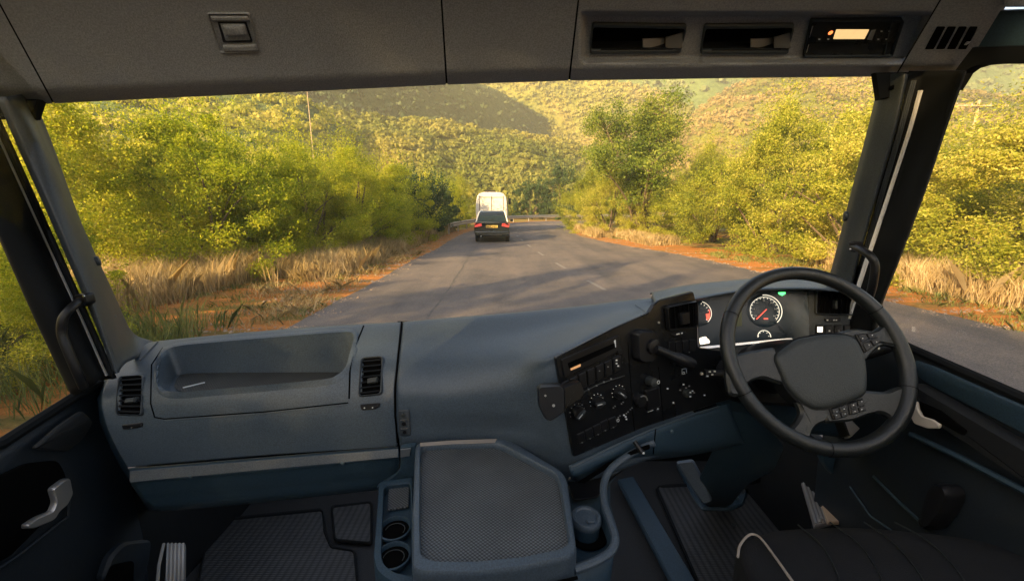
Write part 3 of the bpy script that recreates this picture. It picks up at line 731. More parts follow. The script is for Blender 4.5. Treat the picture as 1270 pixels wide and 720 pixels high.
M_floormat = mk_dotmat('ribbed_floor_mat', (.010, .011, .012), (.050, .051, .050), 75, 0, (.55, 1.9, 1))
M_carpet = mat('floor_rubber', (.016, .017, .018), .85, mott=.35, mscale=120, grain=.6, gscale=300)
M_traydots = mk_dotmat('tray_mat', (.020, .022, .022), (.052, .054, .052), 200, R(45))

# ---------------------------------------------------------------- cab shell: floor, firewall, rear wall and roof
shell = MB(); FZ = HC - 1.25
shell.box(-1.12, 1.05, -.9, 1.85, FZ - .06, FZ); s_ = shell.build('cab_floor', M_carpet); s_['kind'] = 'structure'
shell = MB(); shell.box(-1.12, 1.05, 1.80, 1.84, FZ, HC - .78); s_ = shell.build('cab_firewall', M_rubber); s_['kind'] = 'structure'
for x_, zt_ in ((-1.13, -.50), (1.06, -.42)):
    shell = MB(); shell.box(x_ - .02, x_ + .01, 1.03, 1.80, FZ, HC - .78); s_ = shell.build('cab_side_wall', M_rubber); s_['kind'] = 'structure'
shell = MB(); shell.box(-1.16, 1.10, -.94, -.90, FZ, HC + .12); s_ = shell.build('cab_rear_wall', M_top); s_['kind'] = 'structure'
shell = MB(); shell.box(-1.17, -1.13, -.90, .02, FZ, HC + .55); s_ = shell.build('cab_side_wall', M_top); s_['kind'] = 'structure'
#shell = MB(); shell.box(-1.16, 1.10, ROOF_Y0, .80, HC + .66, HC + .69); s_ = shell.build('cab_ceiling', M_top); s_['kind'] = 'structure'

# ---------------------------------------------------------------- overhead console
oc = thing('overhead_console', (0, 1.0, HC + .25), 'grey plastic console above the windscreen with pockets, latch and clock unit', 'overhead console')
def ysm(a, b, x): t = min(1, max(0, (x - a) / (b - a))); return t * t * (3 - 2 * t)
def bottom_y(x): return float(np.interp(x, [-60, 0, 50, 300, 555, 706, 900, 1090, 1195], [126, 126, 128, 116, 104, 99, 96, 94, 93]))
def head_Y(px, py):
    f = py / bottom_y(px); Y = .885 + .15 * (f + .15) + .03 * ysm(.85, 1.02, f) 
    return Y
def bay_Y(px, py):
    Y = head_Y(px, py); r = 1128 - (py - 50) * .42
    k = ysm(14, 20, py) * (1 - ysm(70, 80, py)) * ysm(719, 727, px) * (1 - ysm(r, r + 16, px)); return Y + .035 * k
def head_seg(t0, t1, b0, b1, fY, nx, ny=44, holes=None, label=None, ytop=-120):
    k0 = (bottom_y(b0) - ytop) / (bottom_y(b0) + 40); k1 = (bottom_y(b1) - ytop) / (bottom_y(b1) + 40); t0 = b0 + (t0 - b0) * k0; t1 = b1 + (t1 - b1) * k1
    V = []; F = []
    for i in range(ny + 1):
        t = i / ny
        for j in range(nx + 1):
            s = j / nx; xt = t0 + (t1 - t0) * s; xb = b0 + (b1 - b0) * s; yb = bottom_y(xb)
            px = xt + (xb - xt) * t; py = ytop + (yb - ytop) * t; V.append(P(px, py, fY(px, py)))
    n = nx + 1
    for i in range(ny):
        for j in range(nx):
            F.append((i * n + j, (i + 1) * n + j, (i + 1) * n + j + 1, i * n + j + 1))
    S = Surf(V, F)
    V2 = list(V); base = ny * n                # rounded lower lip that turns away under the console
    for k, (dy, dY) in enumerate(((1.2, .012), (1.0, .05), (-2, .12))):
        for j in range(n):
            s = j / nx; xb = b0 + (b1 - b0) * s; yb = bottom_y(xb) + dy; V2.append(P(xb, yb, fY(xb, bottom_y(xb)) + dY))
    if holes:
        G_ = []
        for q in F:
            c = sum((Vector(V[i]) for i in q), Vector()) / 4; d = c - O; cy = d.y * CP - d.z * SP
            if not any(inside((635 + FPX * d.x / cy, 360 - FPX * (d.y * SP + d.z * CP) / cy), h) for h in holes): G_.append(q)
        F = G_
    for k in range(3):
        for j in range(nx):
            a = base + k * n + j; F.append((a, a + n, a + n + 1, a + 1))
    mb = MB(); mb.add(V2, F); o = mb.build('panel', M_top, oc, smooth=60, label=label); 
    return S
gap = 1.1
S_h0 = head_seg(-150, -25 - gap, -110, 66 - gap, head_Y, 20)
S_h1 = head_seg(-25 + gap, 545 - gap, 66 + gap, 554 - gap, head_Y, 60)
S_h2 = head_seg(545 + gap, 722 - gap, 554 + gap, 706 - gap, head_Y, 20)
pk = [[(734, 27), (852, 29), (844, 65), (731, 66)], [(873, 29), (985, 28), (977, 66), (868, 66)]]
S_h3 = head_seg(722 + gap, 1190 - gap, 706 + gap, 1111 - gap, bay_Y, 160, 110, holes=[inset(pk[0], 3), inset(pk[1], 3)])
S_h4 = head_seg(1190 + gap, 1278, 1111 + gap, 1194, head_Y, 14)
mb = MB()
xs_ = [-140, 0, 50, 300, 555, 706, 900, 1090, 1200]; mb.loft([[P(x, -115, .93) for x in xs_], [P(x, bottom_y(x) - .3, 1.09) for x in xs_]], closed=False); mb.build('seam_backing', M_dark, oc, smooth=0)
# storage pockets
for i, q in enumerate(pk):
    outer = rpoly(q, 4); inner = rpoly(inset(q, 6), 3); m = MB(); ring(m, outer, inner, S_h3, .007, 0, 0, 1.2)
    f = m.build('storage_pocket', M_blue, oc, smooth=30)
    m = MB(); n = S_h3.hit(800, 48)[1]
    L = lambda poly, d: [S_h3.hit(x, y)[0] - n * d for x, y in poly]
    m.loft([L(inner, 0), L(inner, .09)], True, False, True); m.build('liner', M_black, f, smooth=20)
    m = MB(); cx = quadpt(q, .78, .5)[0]
    poly = [(cx - 26, 48), (cx + 1, 47), (cx + 1, 59), (cx - 26, 59)]; plate(m, poly, Plane(S_h3.hit(cx, 50)[0] - n * .022, None, n=n + Vector((.25, 0, .5))), .003)
    poly = [(cx + 3, 46), (cx + 24, 40), (cx + 24, 60), (cx + 3, 60)]; plate(m, poly, Plane(S_h3.hit(cx, 50)[0] - n * .022, None, n=n + Vector((-.4, 0, .5))), .003)
    m.build('divider', M_divider, f, smooth=20)
    m = MB(); knob(m, Plane(S_h3.hit(cx - 45, 50)[0] - n * .06, None, n=n), cx - 47, 49, .003, .003); m.build('screw', M_silver, f)
    m = MB(); a, b = quadpt(q, .12, .86), quadpt(q, .9, .86); line_on(m, [a, b], S_h3, .0022, .004); m.build('lower_lip', M_black, f)
# digital clock unit in the bay
U = [(1006, 25), (1118, 24), (1103, 66), (996, 67)]
m = MB(); plate(m, rpoly(U, 2.5), S_h3, .006, 0, 1); ck = m.build('clock_unit', M_fascia, oc, smooth=20)
m = MB(); ring(m, rpoly(inset(U, -3), 3), rpoly(inset(U, .5), 3), S_h3, .008, 0, 0, .8); m.build('bezel', M_blue, ck)
m = MB(); ring(m, rpoly([(1104, 25), (1120, 24), (1106, 67), (1094, 67)], 1), rpoly(inset([(1104, 25), (1120, 24), (1106, 67), (1094, 67)], 1.5), 1), S_h3, .0092, 0, 0, .3); m.build('edge_highlight_trim', M_blue, ck)
m = MB(); plate(m, rpoly([(1036, 34), (1077, 34), (1071, 46), (1032, 46)], 1), S_h3, .0015, .006, .3); m.build('display', M_amber, ck, smooth=0)
m = MB(); plate(m, [(1079, 35), (1085, 34), (1080, 47), (1074, 46)], S_h3, .003, .006, .8); m.build('display_corner', M_silver, ck, smooth=0)
m = MB(); knob(m, S_h3, 1029, 38, .0045, .002, .006); m.build('warning_lamp', mat('orange_lamp', (.9, .2, .05), .5, emit=.6), ck)
m = MB(); line_on(m, [(1000, 51), (1108, 50)], S_h3, .0011, .0062); m.build('drawer_gap', M_dark, ck)
for x, y in [(1015, 46), (1026, 46), (1092, 36), (1102, 36), (1088, 46), (1098, 46)]:
    m = MB(); plate(m, rpoly([(x - 3.5, y - 2.8), (x + 3.5, y - 2.8), (x + 2.8, y + 2.8), (x - 4, y + 2.8)], 1), S_h3, .0016, .006, .4); b = m.build('button', M_black, ck, smooth=0)
    m = MB(); plate(m, [(x - 1.2, y - .8), (x + 1.2, y - .8), (x + 1, y + .8), (x - 1.4, y + .8)], S_h3, .0004, .0077, .1); b = m.build('button_mark', M_sym, ck, smooth=0)
for x in (1045, 1057, 1068):
    m = MB(); plate(m, [(x - 1.5, 57.6), (x + 1.5, 57.4), (x + 1.2, 58.8), (x - 1.8, 59)], S_h3, .0004, .0062, .1); m.build('drawer_mark', M_symdim, ck, smooth=0)
m = MB(); line_on(m, [(1007, 30), (1003, 44)], S_h3, .0012, .006); line_on(m, [(1002, 53), (999, 63)], S_h3, .0012, .006); m.build('side_glint_trim', M_silver, ck)
# latch
La = [(257, 15), (310, 15), (322, 64), (273, 65)]
m = MB(); ring(m, rpoly(La, 4), rpoly(inset(La, 2.2), 3), S_h1, .005, 0, 0, .8); lt = m.build('latch', M_top, oc)
m = MB(); plate(m, rpoly([(261, 19), (308, 19), (311, 24), (263, 24)], 1.2), S_h1, .006, 0, 1); plate(m, rpoly([(269, 26), (307, 26), (315, 52), (277, 53)], 2), S_h1, .0015, 0, .5); m.build('latch_plate', M_top, lt)
m = MB(); ring(m, rpoly([(270, 26.5), (306, 26.5), (314, 52), (277, 52.5)], 2), rpoly([(273, 28.5), (304, 28.5), (311, 49.5), (280, 50)], 2), S_h1, .003, 0, 0, .4); m.build('latch_groove', M_black, lt)
m = MB(); plate(m, rpoly([(276, 29), (304, 29), (308, 42), (281, 43)], 3), S_h1, .010, .001, 3); m.build('push_button', M_top, lt)
m = MB(); plate(m, rpoly([(276, 55), (318, 54), (321, 62), (278, 63)], 2), S_h1, .007, 0, 1.6); m.build('lower_ledge', M_top, lt)
# air slots at the right end
for k in range(4):
    dx = 13.6 * k; q = [(1162 + dx, 33), (1172.5 + dx * .985, 33), (1158 + dx * .985, 61), (1147 + dx, 61)]
    m = MB(); plate(m, rpoly(q, 1.5), S_h4, .0012, 0, .2); sl_ = m.build('air_slot', M_dark, oc, smooth=0)
    m = MB(); line_on(m, [(q[3][0], 61.4), (q[3][0] + 7, 61.4), (q[2][0], 61), (q[1][0], 35)], S_h4, .0011, .001); m.build('slot_lip', M_top, sl_)
m = MB(); a, X, Y, N = frame_at(S_h4, 1199, 53)
m.frame_box(a + N * .002, X, Y, N, .004, .0008, .0006); m.frame_box(a + N * .002 + Y * .003, X, Y, N, .004, .0008, .0006); m.frame_box(a + N * .002 + X * .003 + Y * .0015, X, Y, N, .0008, .003, .0006)
m.frame_box(a + N * .002 - Y * .003, X, Y, N, .003, .0008, .0006); m.build('seat_symbol', M_sym, oc, smooth=0)

# header over the right door window
rh = thing('right_header', (.98, .8, HC + .3), 'dark blue grey roof lining above the right door window', 'roof lining')
m = MB(); S = XS(1.0)
plate(m, [(1246, 12), (1400, 8), (1400, 60), (1218, 61)], S, .02, -.01, 2); m.build('lining', M_low, rh, smooth=0)
m = MB(); plate(m, [(1246, -120), (1400, -140), (1400, 7), (1250, 9)], XS(.99), .02, -.01, 2); m.build('upper_lining', M_top, rh, smooth=0)
lh = thing('left_header', (-1.1, 1.0, HC + .2), 'dark roof lining corner above the left pillar', 'roof lining')
m = MB(); plate(m, [(-90, 118), (52, 124), (44, 148), (30, 149), (8, 147), (-90, 150)], YS(1.075), .02, -.01, 1.5); m.build('lining', M_rubber, lh, smooth=0)
m = MB(); plate(m, [(1085, 90), (1190, 88), (1182, 104), (1120, 118), (1090, 124)], YS(1.055), .012, -.01, 1.5); m.build('pillar_cover', M_rubber, rh, smooth=0)

# ---------------------------------------------------------------- windscreen pillars
def strip_rows(cols):                 # cols: list of columns, each a list of (px,py,Y) from top to bottom -> rows
    return [[c[i] for c in cols] for i in range(len(cols[0]))]
lp = thing('windscreen_pillar', (-1.12, 1.1, HC - .5), 'dark left windscreen pillar with a round cap and a grab handle', 'pillar', 'windscreen pillars')
cols = [[(-5, 120, 1.0), (20, 178, 1.0), (61, 270, .99), (100, 360, .98), (127, 425, .97), (140, 462, .96)],
        [(6, 120, 1.0), (31, 178, 1.0), (72, 270, .99), (110, 360, .98), (134, 425, .97), (146, 462, .96)],
        [(20, 118, 1.03), (50, 178, 1.03), (88, 270, 1.03), (122, 350, 1.03), (146, 415, 1.03), (156, 450, 1.0)],
        [(36, 117, 1.10), (59, 178, 1.11), (97, 270, 1.12), (136, 355, 1.13), (158, 410, 1.14), (175, 440, 1.10)],
        [(44, 126, 1.12), (65, 178, 1.14), (101, 276, 1.16), (143, 368, 1.18), (164, 411, 1.19), (190, 423, 1.18)]]
o, S_lp = patch('pillar_trim', strip_rows(cols), M_blue, lp, 8, 6, .01)
m = MB(); knob(m, S_lp, 119, 324, .013, .007, 0, 24, 0, .002); m.build('round_cap', M_blue, lp)
m = MB(); knob(m, S_lp, 143, 392, .003, .002); m.build('screw', M_screw, lp)
H_ = [P(106, 368, .985), P(98, 374, .955), P(86, 384, .925), P(78, 396, .91), P(77, 414, .905), P(84, 434, .90), P(96, 462, .90), P(104, 480, .91)]
m = MB(); m.tube([Vector(p) for p in cr1([tuple(h) for h in H_], 5)], .0095, 12); gh = m.build('grab_handle', M_black, lp)
m = MB(); plate(m, rpoly([(98, 364), (115, 362), (119, 374), (112, 379), (100, 376)], 3), YS(.975), .018, 0, 1.5); m.build('mount', M_black, gh)
m = MB(); knob(m, YS(.957), 104, 367, .0025, .002); m.build('screw', M_chrome, gh)
rp = thing('windscreen_pillar', (1.0, 1.1, HC - .45), 'dark right windscreen pillar beside the steering wheel with a grab handle', 'pillar', 'windscreen pillars')
cols = [[(1092, 92, 1.11), (1076, 160, 1.13), (1055, 240, 1.17), (1032, 330, 1.23), (1016, 390, 1.25), (1005, 430, 1.25)],
        [(1097, 92, 1.07), (1083, 160, 1.09), (1062, 240, 1.13), (1040, 330, 1.18), (1026, 390, 1.20), (1015, 430, 1.2)],
        [(1112, 92, 1.04), (1098, 160, 1.06), (1076, 240, 1.10), (1053, 330, 1.15), (1040, 390, 1.17), (1030, 430, 1.17)],
        [(1124, 92, 1.02), (1109, 160, 1.04), (1086, 240, 1.08), (1061, 330, 1.13), (1048, 390, 1.15), (1040, 430, 1.15)],
        [(1127, 92, 1.04), (1112, 160, 1.06), (1089, 240, 1.10), (1064, 330, 1.15), (1051, 390, 1.17), (1043, 430, 1.17)]]
o, S_rp = patch('pillar_trim', strip_rows(cols), M_blue, rp, 8, 6, .01)
m = MB(); knob(m, S_rp, 1050, 268, .014, .006, 0, 24, 0, .002); m.build('round_cap', M_blue, rp)
m = MB(); knob(m, S_rp, 1038, 328, .003, .002); m.build('screw', M_screw, rp)
H_ = [P(1058, 306, 1.10), P(1068, 310, 1.06), P(1079, 317, 1.03), P(1085, 328, 1.02), P(1084, 344, 1.02), P(1080, 362, 1.03), P(1073, 382, 1.05)]
m = MB(); m.tube([Vector(p) for p in cr1([tuple(h) for h in H_], 5)], .0095, 12); gh = m.build('grab_handle', M_black, rp)
m = MB(); plate(m, rpoly([(1053, 300), (1066, 299), (1068, 309), (1056, 313)], 2), YS(1.10), .015, 0, 1.5); m.build('mount', M_black, gh)
m = MB(); knob(m, YS(1.083), 1055, 309, .0025, .002); m.build('screw', M_chrome, gh)
m = MB(); knob(m, YS(1.05), 1105, 109, .005, .006); m.build('clip', M_dark, rp)

# ---------------------------------------------------------------- doors
def yinter(pts, y): a = np.array(pts, float); return float(np.interp(y, a[:, 1], a[:, 0]))
ld = thing('door', (-1.14, .6, FZ + .3), 'left door with a pull handle below its window', 'door', 'cab doors')
colsL = [[(-30, 130, 1.02), (20, 240, 1.00), (66, 330, .985), (116, 440, .965), (128, 478, .955)],
         [(-24, 130, 1.02), (2, 182, 1.01), (55, 300, .985), (100, 400, .965), (132, 472, .95)],
         [(-62, 130, .97), (-30, 200, .96), (22, 300, .95), (72, 400, .935), (108, 472, .93)],
         [(-80, 130, .93), (-50, 200, .92), (3, 300, .905), (48, 400, .925), (90, 488, .95)]]
def frame_side(xo, name, parent, inner, outer, m, Yi, Yo):
    pass
fr = [[(-18, 120, 1.02), (8, 176, 1.012), (64, 300, .995), (108, 398, .975), (140, 470, .955)],
      [(-26, 120, 1.03), (0, 176, 1.022), (57, 300, 1.005), (102, 398, .985), (134, 470, .965)],
      [(-34, 120, 1.0), (-8, 176, .995), (46, 300, .975), (92, 398, .955), (124, 470, .94)],
      [(-60, 120, .95), (-30, 176, .94), (26, 300, .93), (74, 398, .925), (112, 480, .93)],
      [(-84, 120, .91), (-54, 176, .905), (4, 300, .90), (48, 398, .915), (93, 490, .945)],
      [(-88, 120, .93), (-58, 176, .925), (0, 300, .92), (44, 398, .935), (88, 490, .965)]]
o, S_lf = patch('window_frame', strip_rows(fr), M_rubber, ld, 8, 5, .008)
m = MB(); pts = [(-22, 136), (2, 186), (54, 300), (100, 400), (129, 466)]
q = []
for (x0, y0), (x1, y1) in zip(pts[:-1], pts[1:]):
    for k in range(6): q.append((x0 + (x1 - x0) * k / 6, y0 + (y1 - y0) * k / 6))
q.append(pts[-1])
m.loft([[S_lf.hit(x - 1.6, y, .006)[0] for x, y in q], [S_lf.hit(x + 1.6, y, .006)[0] for x, y in q], [S_lf.hit(x + 1.6, y, .0)[0] for x, y in q]], closed=False); m.build('light_gap_line', M_light_gap, ld, smooth=0)  # bright light gap drawn as a white strip
SL = XS(-1.12)
m = MB(); ln = [SL.hit(-260, 640)[0], SL.hit(0, 547)[0], SL.hit(92, 489)[0], SL.hit(130, 470)[0]]
m.tube([p + Vector((.0, 0, -.006)) for p in ln], .013, 8); m.build('window_seal', M_rubber, ld)
def door_slab(x, zt0, zt1, y0, y1, sgn):
    m = MB(); pr = [(0, 0), (.015 * sgn, -.03), (.02 * sgn, -.10), (.05 * sgn, -.16), (.05 * sgn, -.5), (.02 * sgn, -.72)]
    A = []
    for t in np.linspace(0, 1, 12):
        y = y0 + (y1 - y0) * t; z = zt0 + (zt1 - zt0) * t; A.append([Vector((x + a, y, z + b)) for a, b in pr])
    m.loft(A, closed=False); return m
zt = SL.hit(92, 489)[0]; zt2 = SL.hit(0, 547)[0]; slope = (zt.z - zt2.z) / (zt.y - zt2.y)
m = door_slab(-1.125, zt.z - .01 - slope * (zt.y + .5), zt.z - .01 + slope * (1.02 - zt.y), -.5, 1.02, .6)
o = m.build('door_panel', M_door, ld, smooth=40, solid=.03, fix=False)
S = XS(-1.085)
m = MB(); plate(m, rpoly([(38, 556), (70, 528), (100, 508), (114, 522), (100, 544), (80, 560)], 6), S, .008, 0, 2); m.build('speaker_cover', M_doorblk, ld)
m = MB(); plate(m, rpoly([(-60, 640), (-20, 598), (30, 574), (70, 570), (80, 588), (82, 615), (50, 650), (10, 690), (-60, 720)], 8), S, .004, 0, 1); hr = m.build('handle_recess', M_dark, ld)
m = MB(); plate(m, rpoly([(56, 606), (72, 594), (79, 592), (83, 612), (76, 626), (66, 634), (60, 644), (34, 655), (24, 655), (24, 650), (40, 640), (56, 634), (61, 622)], 4), S, .014, .004, 1.5); m.build('pull_handle', M_silver, ld)
m = MB(); line_on(m, [(-60, 742), (20, 690), (84, 640), (86, 600)], S, .004, .0); m.build('recess_edge', M_door, ld)
m = MB(); plate(m, rpoly([(118, 720), (128, 690), (145, 672), (182, 668), (180, 690), (170, 730)], 8), XS(-1.07), .02, 0, 3); m.build('door_bin', M_door, ld)
m = MB(); plate(m, rpoly([(125, 730), (138, 700), (166, 694), (164, 735)], 6), XS(-1.045), .002, 0, 1); m.build('bin_opening', M_dark, ld)

rd = thing('door', (1.04, .6, FZ + .3), 'right door with a long black armrest behind the steering wheel', 'door', 'cab doors')
fr = [[(1128, 88, 1.04), (1112, 160, 1.06), (1089, 240, 1.10), (1064, 330, 1.15), (1051, 382, 1.17), (1042, 420, 1.18)],
      [(1141, 88, 1.03), (1126, 160, 1.04), (1102, 240, 1.07), (1073, 330, 1.11), (1058, 382, 1.13), (1050, 420, 1.13)],
      [(1152, 88, 1.01), (1136, 160, 1.02), (1112, 240, 1.05), (1082, 330, 1.09), (1066, 382, 1.11), (1058, 425, 1.11)],
      [(1178, 88, .95), (1158, 160, .97), (1130, 240, 1.0), (1100, 330, 1.05), (1082, 382, 1.08), (1072, 430, 1.1)],
      [(1196, 88, .91), (1171, 160, .94), (1144, 240, .98), (1110, 330, 1.03), (1092, 376, 1.06), (1084, 410, 1.08)],
      [(1199, 88, .93), (1174, 160, .96), (1147, 240, 1.0), (1113, 330, 1.05), (1095, 376, 1.08), (1088, 410, 1.1)]]
o, S_rf = patch('window_frame', strip_rows(fr), M_rubber, rd, 8, 5, .008)
m = MB()
for f_ in (.30, .36, .42):
    pts = [(1131 + 10 * (f_ - .3) * 4, 100), (1115 + 10 * (f_ - .3) * 4, 160), (1092 + 10 * (f_ - .3) * 4, 240), (1067 + 8 * (f_ - .3) * 4, 330)]; line_on(m, pts, S_rf, .0018, .001)
m.build('seal_ribs', M_blue, rd)
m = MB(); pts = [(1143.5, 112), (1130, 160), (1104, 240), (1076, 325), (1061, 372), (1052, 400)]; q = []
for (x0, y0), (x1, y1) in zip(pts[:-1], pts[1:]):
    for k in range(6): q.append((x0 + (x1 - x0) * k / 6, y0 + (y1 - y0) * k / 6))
m.loft([[S_rf.hit(x - 1.5, y, .006)[0] for x, y in q], [S_rf.hit(x + 1.5, y, .006)[0] for x, y in q], [S_rf.hit(x + 1.5, y, .0)[0] for x, y in q]], closed=False); m.build('light_gap_line', M_light_gap, rd, smooth=0)  # same painted light gap on the right side
# the frame over the window with its rounded corner
m = MB(); S = XS(.99)
plate(m, [(1186, 92), (1196, 78), (1212, 58), (1420, 52), (1420, 79), (1240, 79.5), (1222, 81), (1210, 84.5), (1201, 91), (1195, 101), (1188, 112)], S, .02, -.01, 1); m.build('frame_corner', M_rubber, rd)
SR = XS(1.02)
ln = [SR.hit(1084, 408)[0], SR.hit(1130, 429)[0], SR.hit(1270, 490)[0], SR.hit(1500, 590)[0]]
m = MB(); m.tube([p + Vector((0, 0, -.005)) for p in ln], .011, 8); m.build('window_seal', M_rubber, rd)
za, zb = SR.hit(1130, 429)[0], SR.hit(1270, 490)[0]; slope = (za.z - zb.z) / (za.y - zb.y)
m = MB(); A = []
pr = [(0.012, -.002), (.0, -.03), (-.012, -.075), (-.010, -.17), (-.02, -.20), (-.02, -.5), (0, -.80)]
for t in np.linspace(0, 1, 14):
    y = -.5 + 1.68 * t; z = za.z + slope * (y - za.y); A.append([Vector((1.025 + a, y, z + b)) for a, b in pr])
m.loft([a[::-1] for a in A], closed=False); m.build('door_panel', M_door, rd, smooth=40, solid=.0)
def on(S, pts, lift=0): return [S.hit(x, y, lift)[0] for x, y in pts]
S1 = XS(1.005)
m = MB(); plate(m, rpoly([(1128, 474), (1150, 476), (1420, 630), (1420, 690), (1270, 588), (1180, 530), (1132, 500)], 5), S1, .03, 0, 3); arm = m.build('armrest', M_doorblk, rd)
m = MB(); plate(m, rpoly([(1136, 446), (1162, 455), (1400, 560), (1400, 604), (1150, 474), (1137, 462)], 5), S1, .006, .0, 1.5); m.build('inlay_panel', M_low, rd)
S2 = XS(.972)
m = MB(); plate(m, rpoly([(1131, 498), (1139, 497), (1141, 508), (1146, 516), (1160, 520), (1168, 526), (1166, 531), (1152, 531), (1136, 525), (1131, 515)], 3), S2, .006, 0, 1); m.build('door_release', M_piping2, rd)
m = MB(); plate(m, rpoly([(1140, 497), (1166, 508), (1200, 534), (1196, 540), (1172, 527), (1146, 516)], 3), S2, .002, 0, .6); m.build('release_recess', M_dark, rd)
m = MB(); line_on(m, [(1140, 538), (1200, 566), (1290, 612), (1400, 670)], S1, .007, .02); m.build('armrest_lower_edge', M_low, rd)
S3 = XS(1.0)
m = MB(); plate(m, rpoly([(1170, 606), (1178, 598), (1192, 602), (1198, 614), (1190, 634), (1172, 655), (1160, 656), (1162, 630)], 6), S3, .04, 0, 2.5); hk = m.build('belt_buckle_knob', M_black, rd)
m = MB(); knob(m, S3, 1160, 649, .012, .03, 0, 20, 0, .003); m.build('round_catch', M_black, rd)
m = MB(); line_on(m, [(1083, 590), (1115, 622), (1152, 656)], S3, .004, 0); line_on(m, [(1054, 603), (1080, 640), (1104, 656), (1140, 690), (1170, 740)], S3, .003, 0); m.build('pressed_rib', M_low, rd)

# ---------------------------------------------------------------- glass
ws = thing('windscreen', (0, 1.2, HC - .4), 'large clear windscreen between the two pillars', 'windscreen')
m = MB(); m.add([P(130, 440, 1.215), P(1075, 375, 1.27), P(1108, 85, 1.12), P(22, 112, 1.12)], [(0, 1, 2, 3)]); m.build('pane', M_glass, ws, smooth=0)
m = MB(); m.add([Vector((-1.14, 1.03, HC + .4)), Vector((-1.14, .2, HC + .4)), Vector((-1.14, .2, HC - .65)), Vector((-1.14, 1.03, HC - .55))], [(0, 1, 2, 3)]); m.build('pane', M_glass, ld, smooth=0)
m = MB(); m.add([Vector((1.045, 1.15, HC + .4)), Vector((1.045, .2, HC + .4)), Vector((1.045, .2, HC - .55)), Vector((1.045, 1.15, HC - .45))], [(0, 1, 2, 3)]); m.build('pane', M_glass, rd, smooth=0)
# ---------------------------------------------------------------- dashboard
db = thing('dashboard', (-.1, 1.05, FZ + .3), 'wide slate blue moulded dashboard across the cab under the windscreen', 'dashboard')
TR = [(206, 424), (330, 414), (438, 407), (441, 418), (433, 448), (422, 463), (404, 471), (330, 480), (222, 487), (205, 484), (196, 472), (198, 452)]
tray_out = smooth_loop([(216, 431), (270, 425), (330, 420), (390, 415), (430, 412.5), (438, 415), (439, 422), (434, 440), (429, 456), (418, 466), (402, 471), (330, 478), (260, 484), (225, 487), (206, 485), (199, 476), (198, 462), (203, 442)], 4)
qv1 = [(151, 468), (178, 466), (176, 514), (147, 513)]
qv2 = [(450, 445), (474, 443), (472, 488), (447, 491)]
rowsL = [
 [(186, 424, 1.215), (222, 421, 1.21), (330, 411, 1.21), (430, 404, 1.21), (497, 401, 1.21)],
 [(172, 427, 1.16), (216, 421.5, 1.165), (330, 411, 1.165), (430, 404, 1.165), (497, 400.5, 1.165)],
 [(152, 444, 1.09), (205, 439, 1.085), (325, 431, 1.085), (433, 426, 1.085), (495, 424, 1.085)],
 [(134, 470, 1.0), (192, 464, 1.005), (320, 459, 1.005), (438, 453, 1.005), (492, 450, 1.005)],
 [(126, 495, .955), (187, 494, .96), (318, 489, .96), (442, 482, .96), (489, 479, .96)],
 [(131, 524, .935), (190, 524, .94), (328, 515, .94), (444, 506, .94), (489, 502, .94)],
 [(144, 555, .93), (200, 552, .932), (330, 541, .932), (440, 531, .932), (490, 527, .932)],
 [(158, 579, .928), (210, 574, .928), (330, 564, .928), (440, 557, .928), (492, 553, .928)]]
o, S_L = patch('passenger_panel', rowsL, M_dash, db, 20, 36, .006, hole=[inset(tray_out, -3.5), inset(qv1, .8), inset(qv2, .8)])
_, S_Lf = patch('x', rowsL, M_dash, db, 9, 16, build=False)
# left return (end cap towards the door)
m = MB(); m.loft([[P(186, 424, 1.215), P(172, 427, 1.16), P(152, 444, 1.09), P(134, 470, 1.0), P(126, 495, .955), P(131, 524, .935), P(144, 555, .93), P(158, 579, .928), P(196, 632, .94)],
                  [P(150, 420, 1.28), P(140, 425, 1.25), P(120, 440, 1.2), P(110, 465, 1.13), P(108, 495, 1.10), P(112, 524, 1.10), P(125, 555, 1.10), P(140, 579, 1.10), P(180, 632, 1.12)]], closed=False)
m.build('end_cap', M_low, db, smooth=60)
# storage tray sunk into the top
def shift(L, dx, dy): return [(x + dx, y + dy) for x, y in L]
m = MB(); n = len(tray_out); up = Vector((0, 0, 1))
TP = Plane(S_Lf.hit(230, 484)[0], S_Lf.hit(418, 466)[0], S_Lf.hit(330, 420)[0])
rim0 = [(S_Lf.hit(x, y, .0006)[0] if y > 428 else TP.hit(x, y, -.006)[0]) for x, y in inset(tray_out, -7.)]; rim1 = [(S_Lf.hit(x, y, .003)[0] if y > 428 else TP.hit(x, y, .003)[0]) for x, y in inset(tray_out, -3.5)]
rim2 = [TP.hit(x, y, .004)[0] for x, y in tray_out]; rim3 = [TP.hit(x, y, -.006)[0] for x, y in inset(tray_out, 1.5)]
cen = sum(rim2, Vector()) / n
floorz = min(p.z for p in rim2) - .012
wall = []; fl = []
for p in rim3:
    d = (cen - p); k = .04
    wall.append(Vector((p.x + d.x * .03, p.y + d.y * .05, p.z - (p.z - floorz) * .6))); fl.append(Vector((p.x + d.x * .06, p.y + d.y * .12, floorz)))
m.loft([rim0, rim1, rim2, rim3, wall, fl], True, False, True); tray = m.build('storage_tray', M_dash, db, smooth=40)
m = MB(); f2 = [p + (cen - p) * .05 + Vector((0, 0, .002)) for p in fl]
for p in f2: p.z = floorz + .003
m.loft([[p - Vector((0, 0, .002)) for p in f2], f2], True, False, True); m.build('tray_mat', M_traydots, tray, smooth=20)
m = MB(); a = ZS(floorz - HC + .006).hit(222, 486)[0]; 
m.tube([a + Vector((.012, .0, .012)), a + Vector((.030, .05, .004))], .0022, 6); m.build('edge_clip', M_silver, tray)
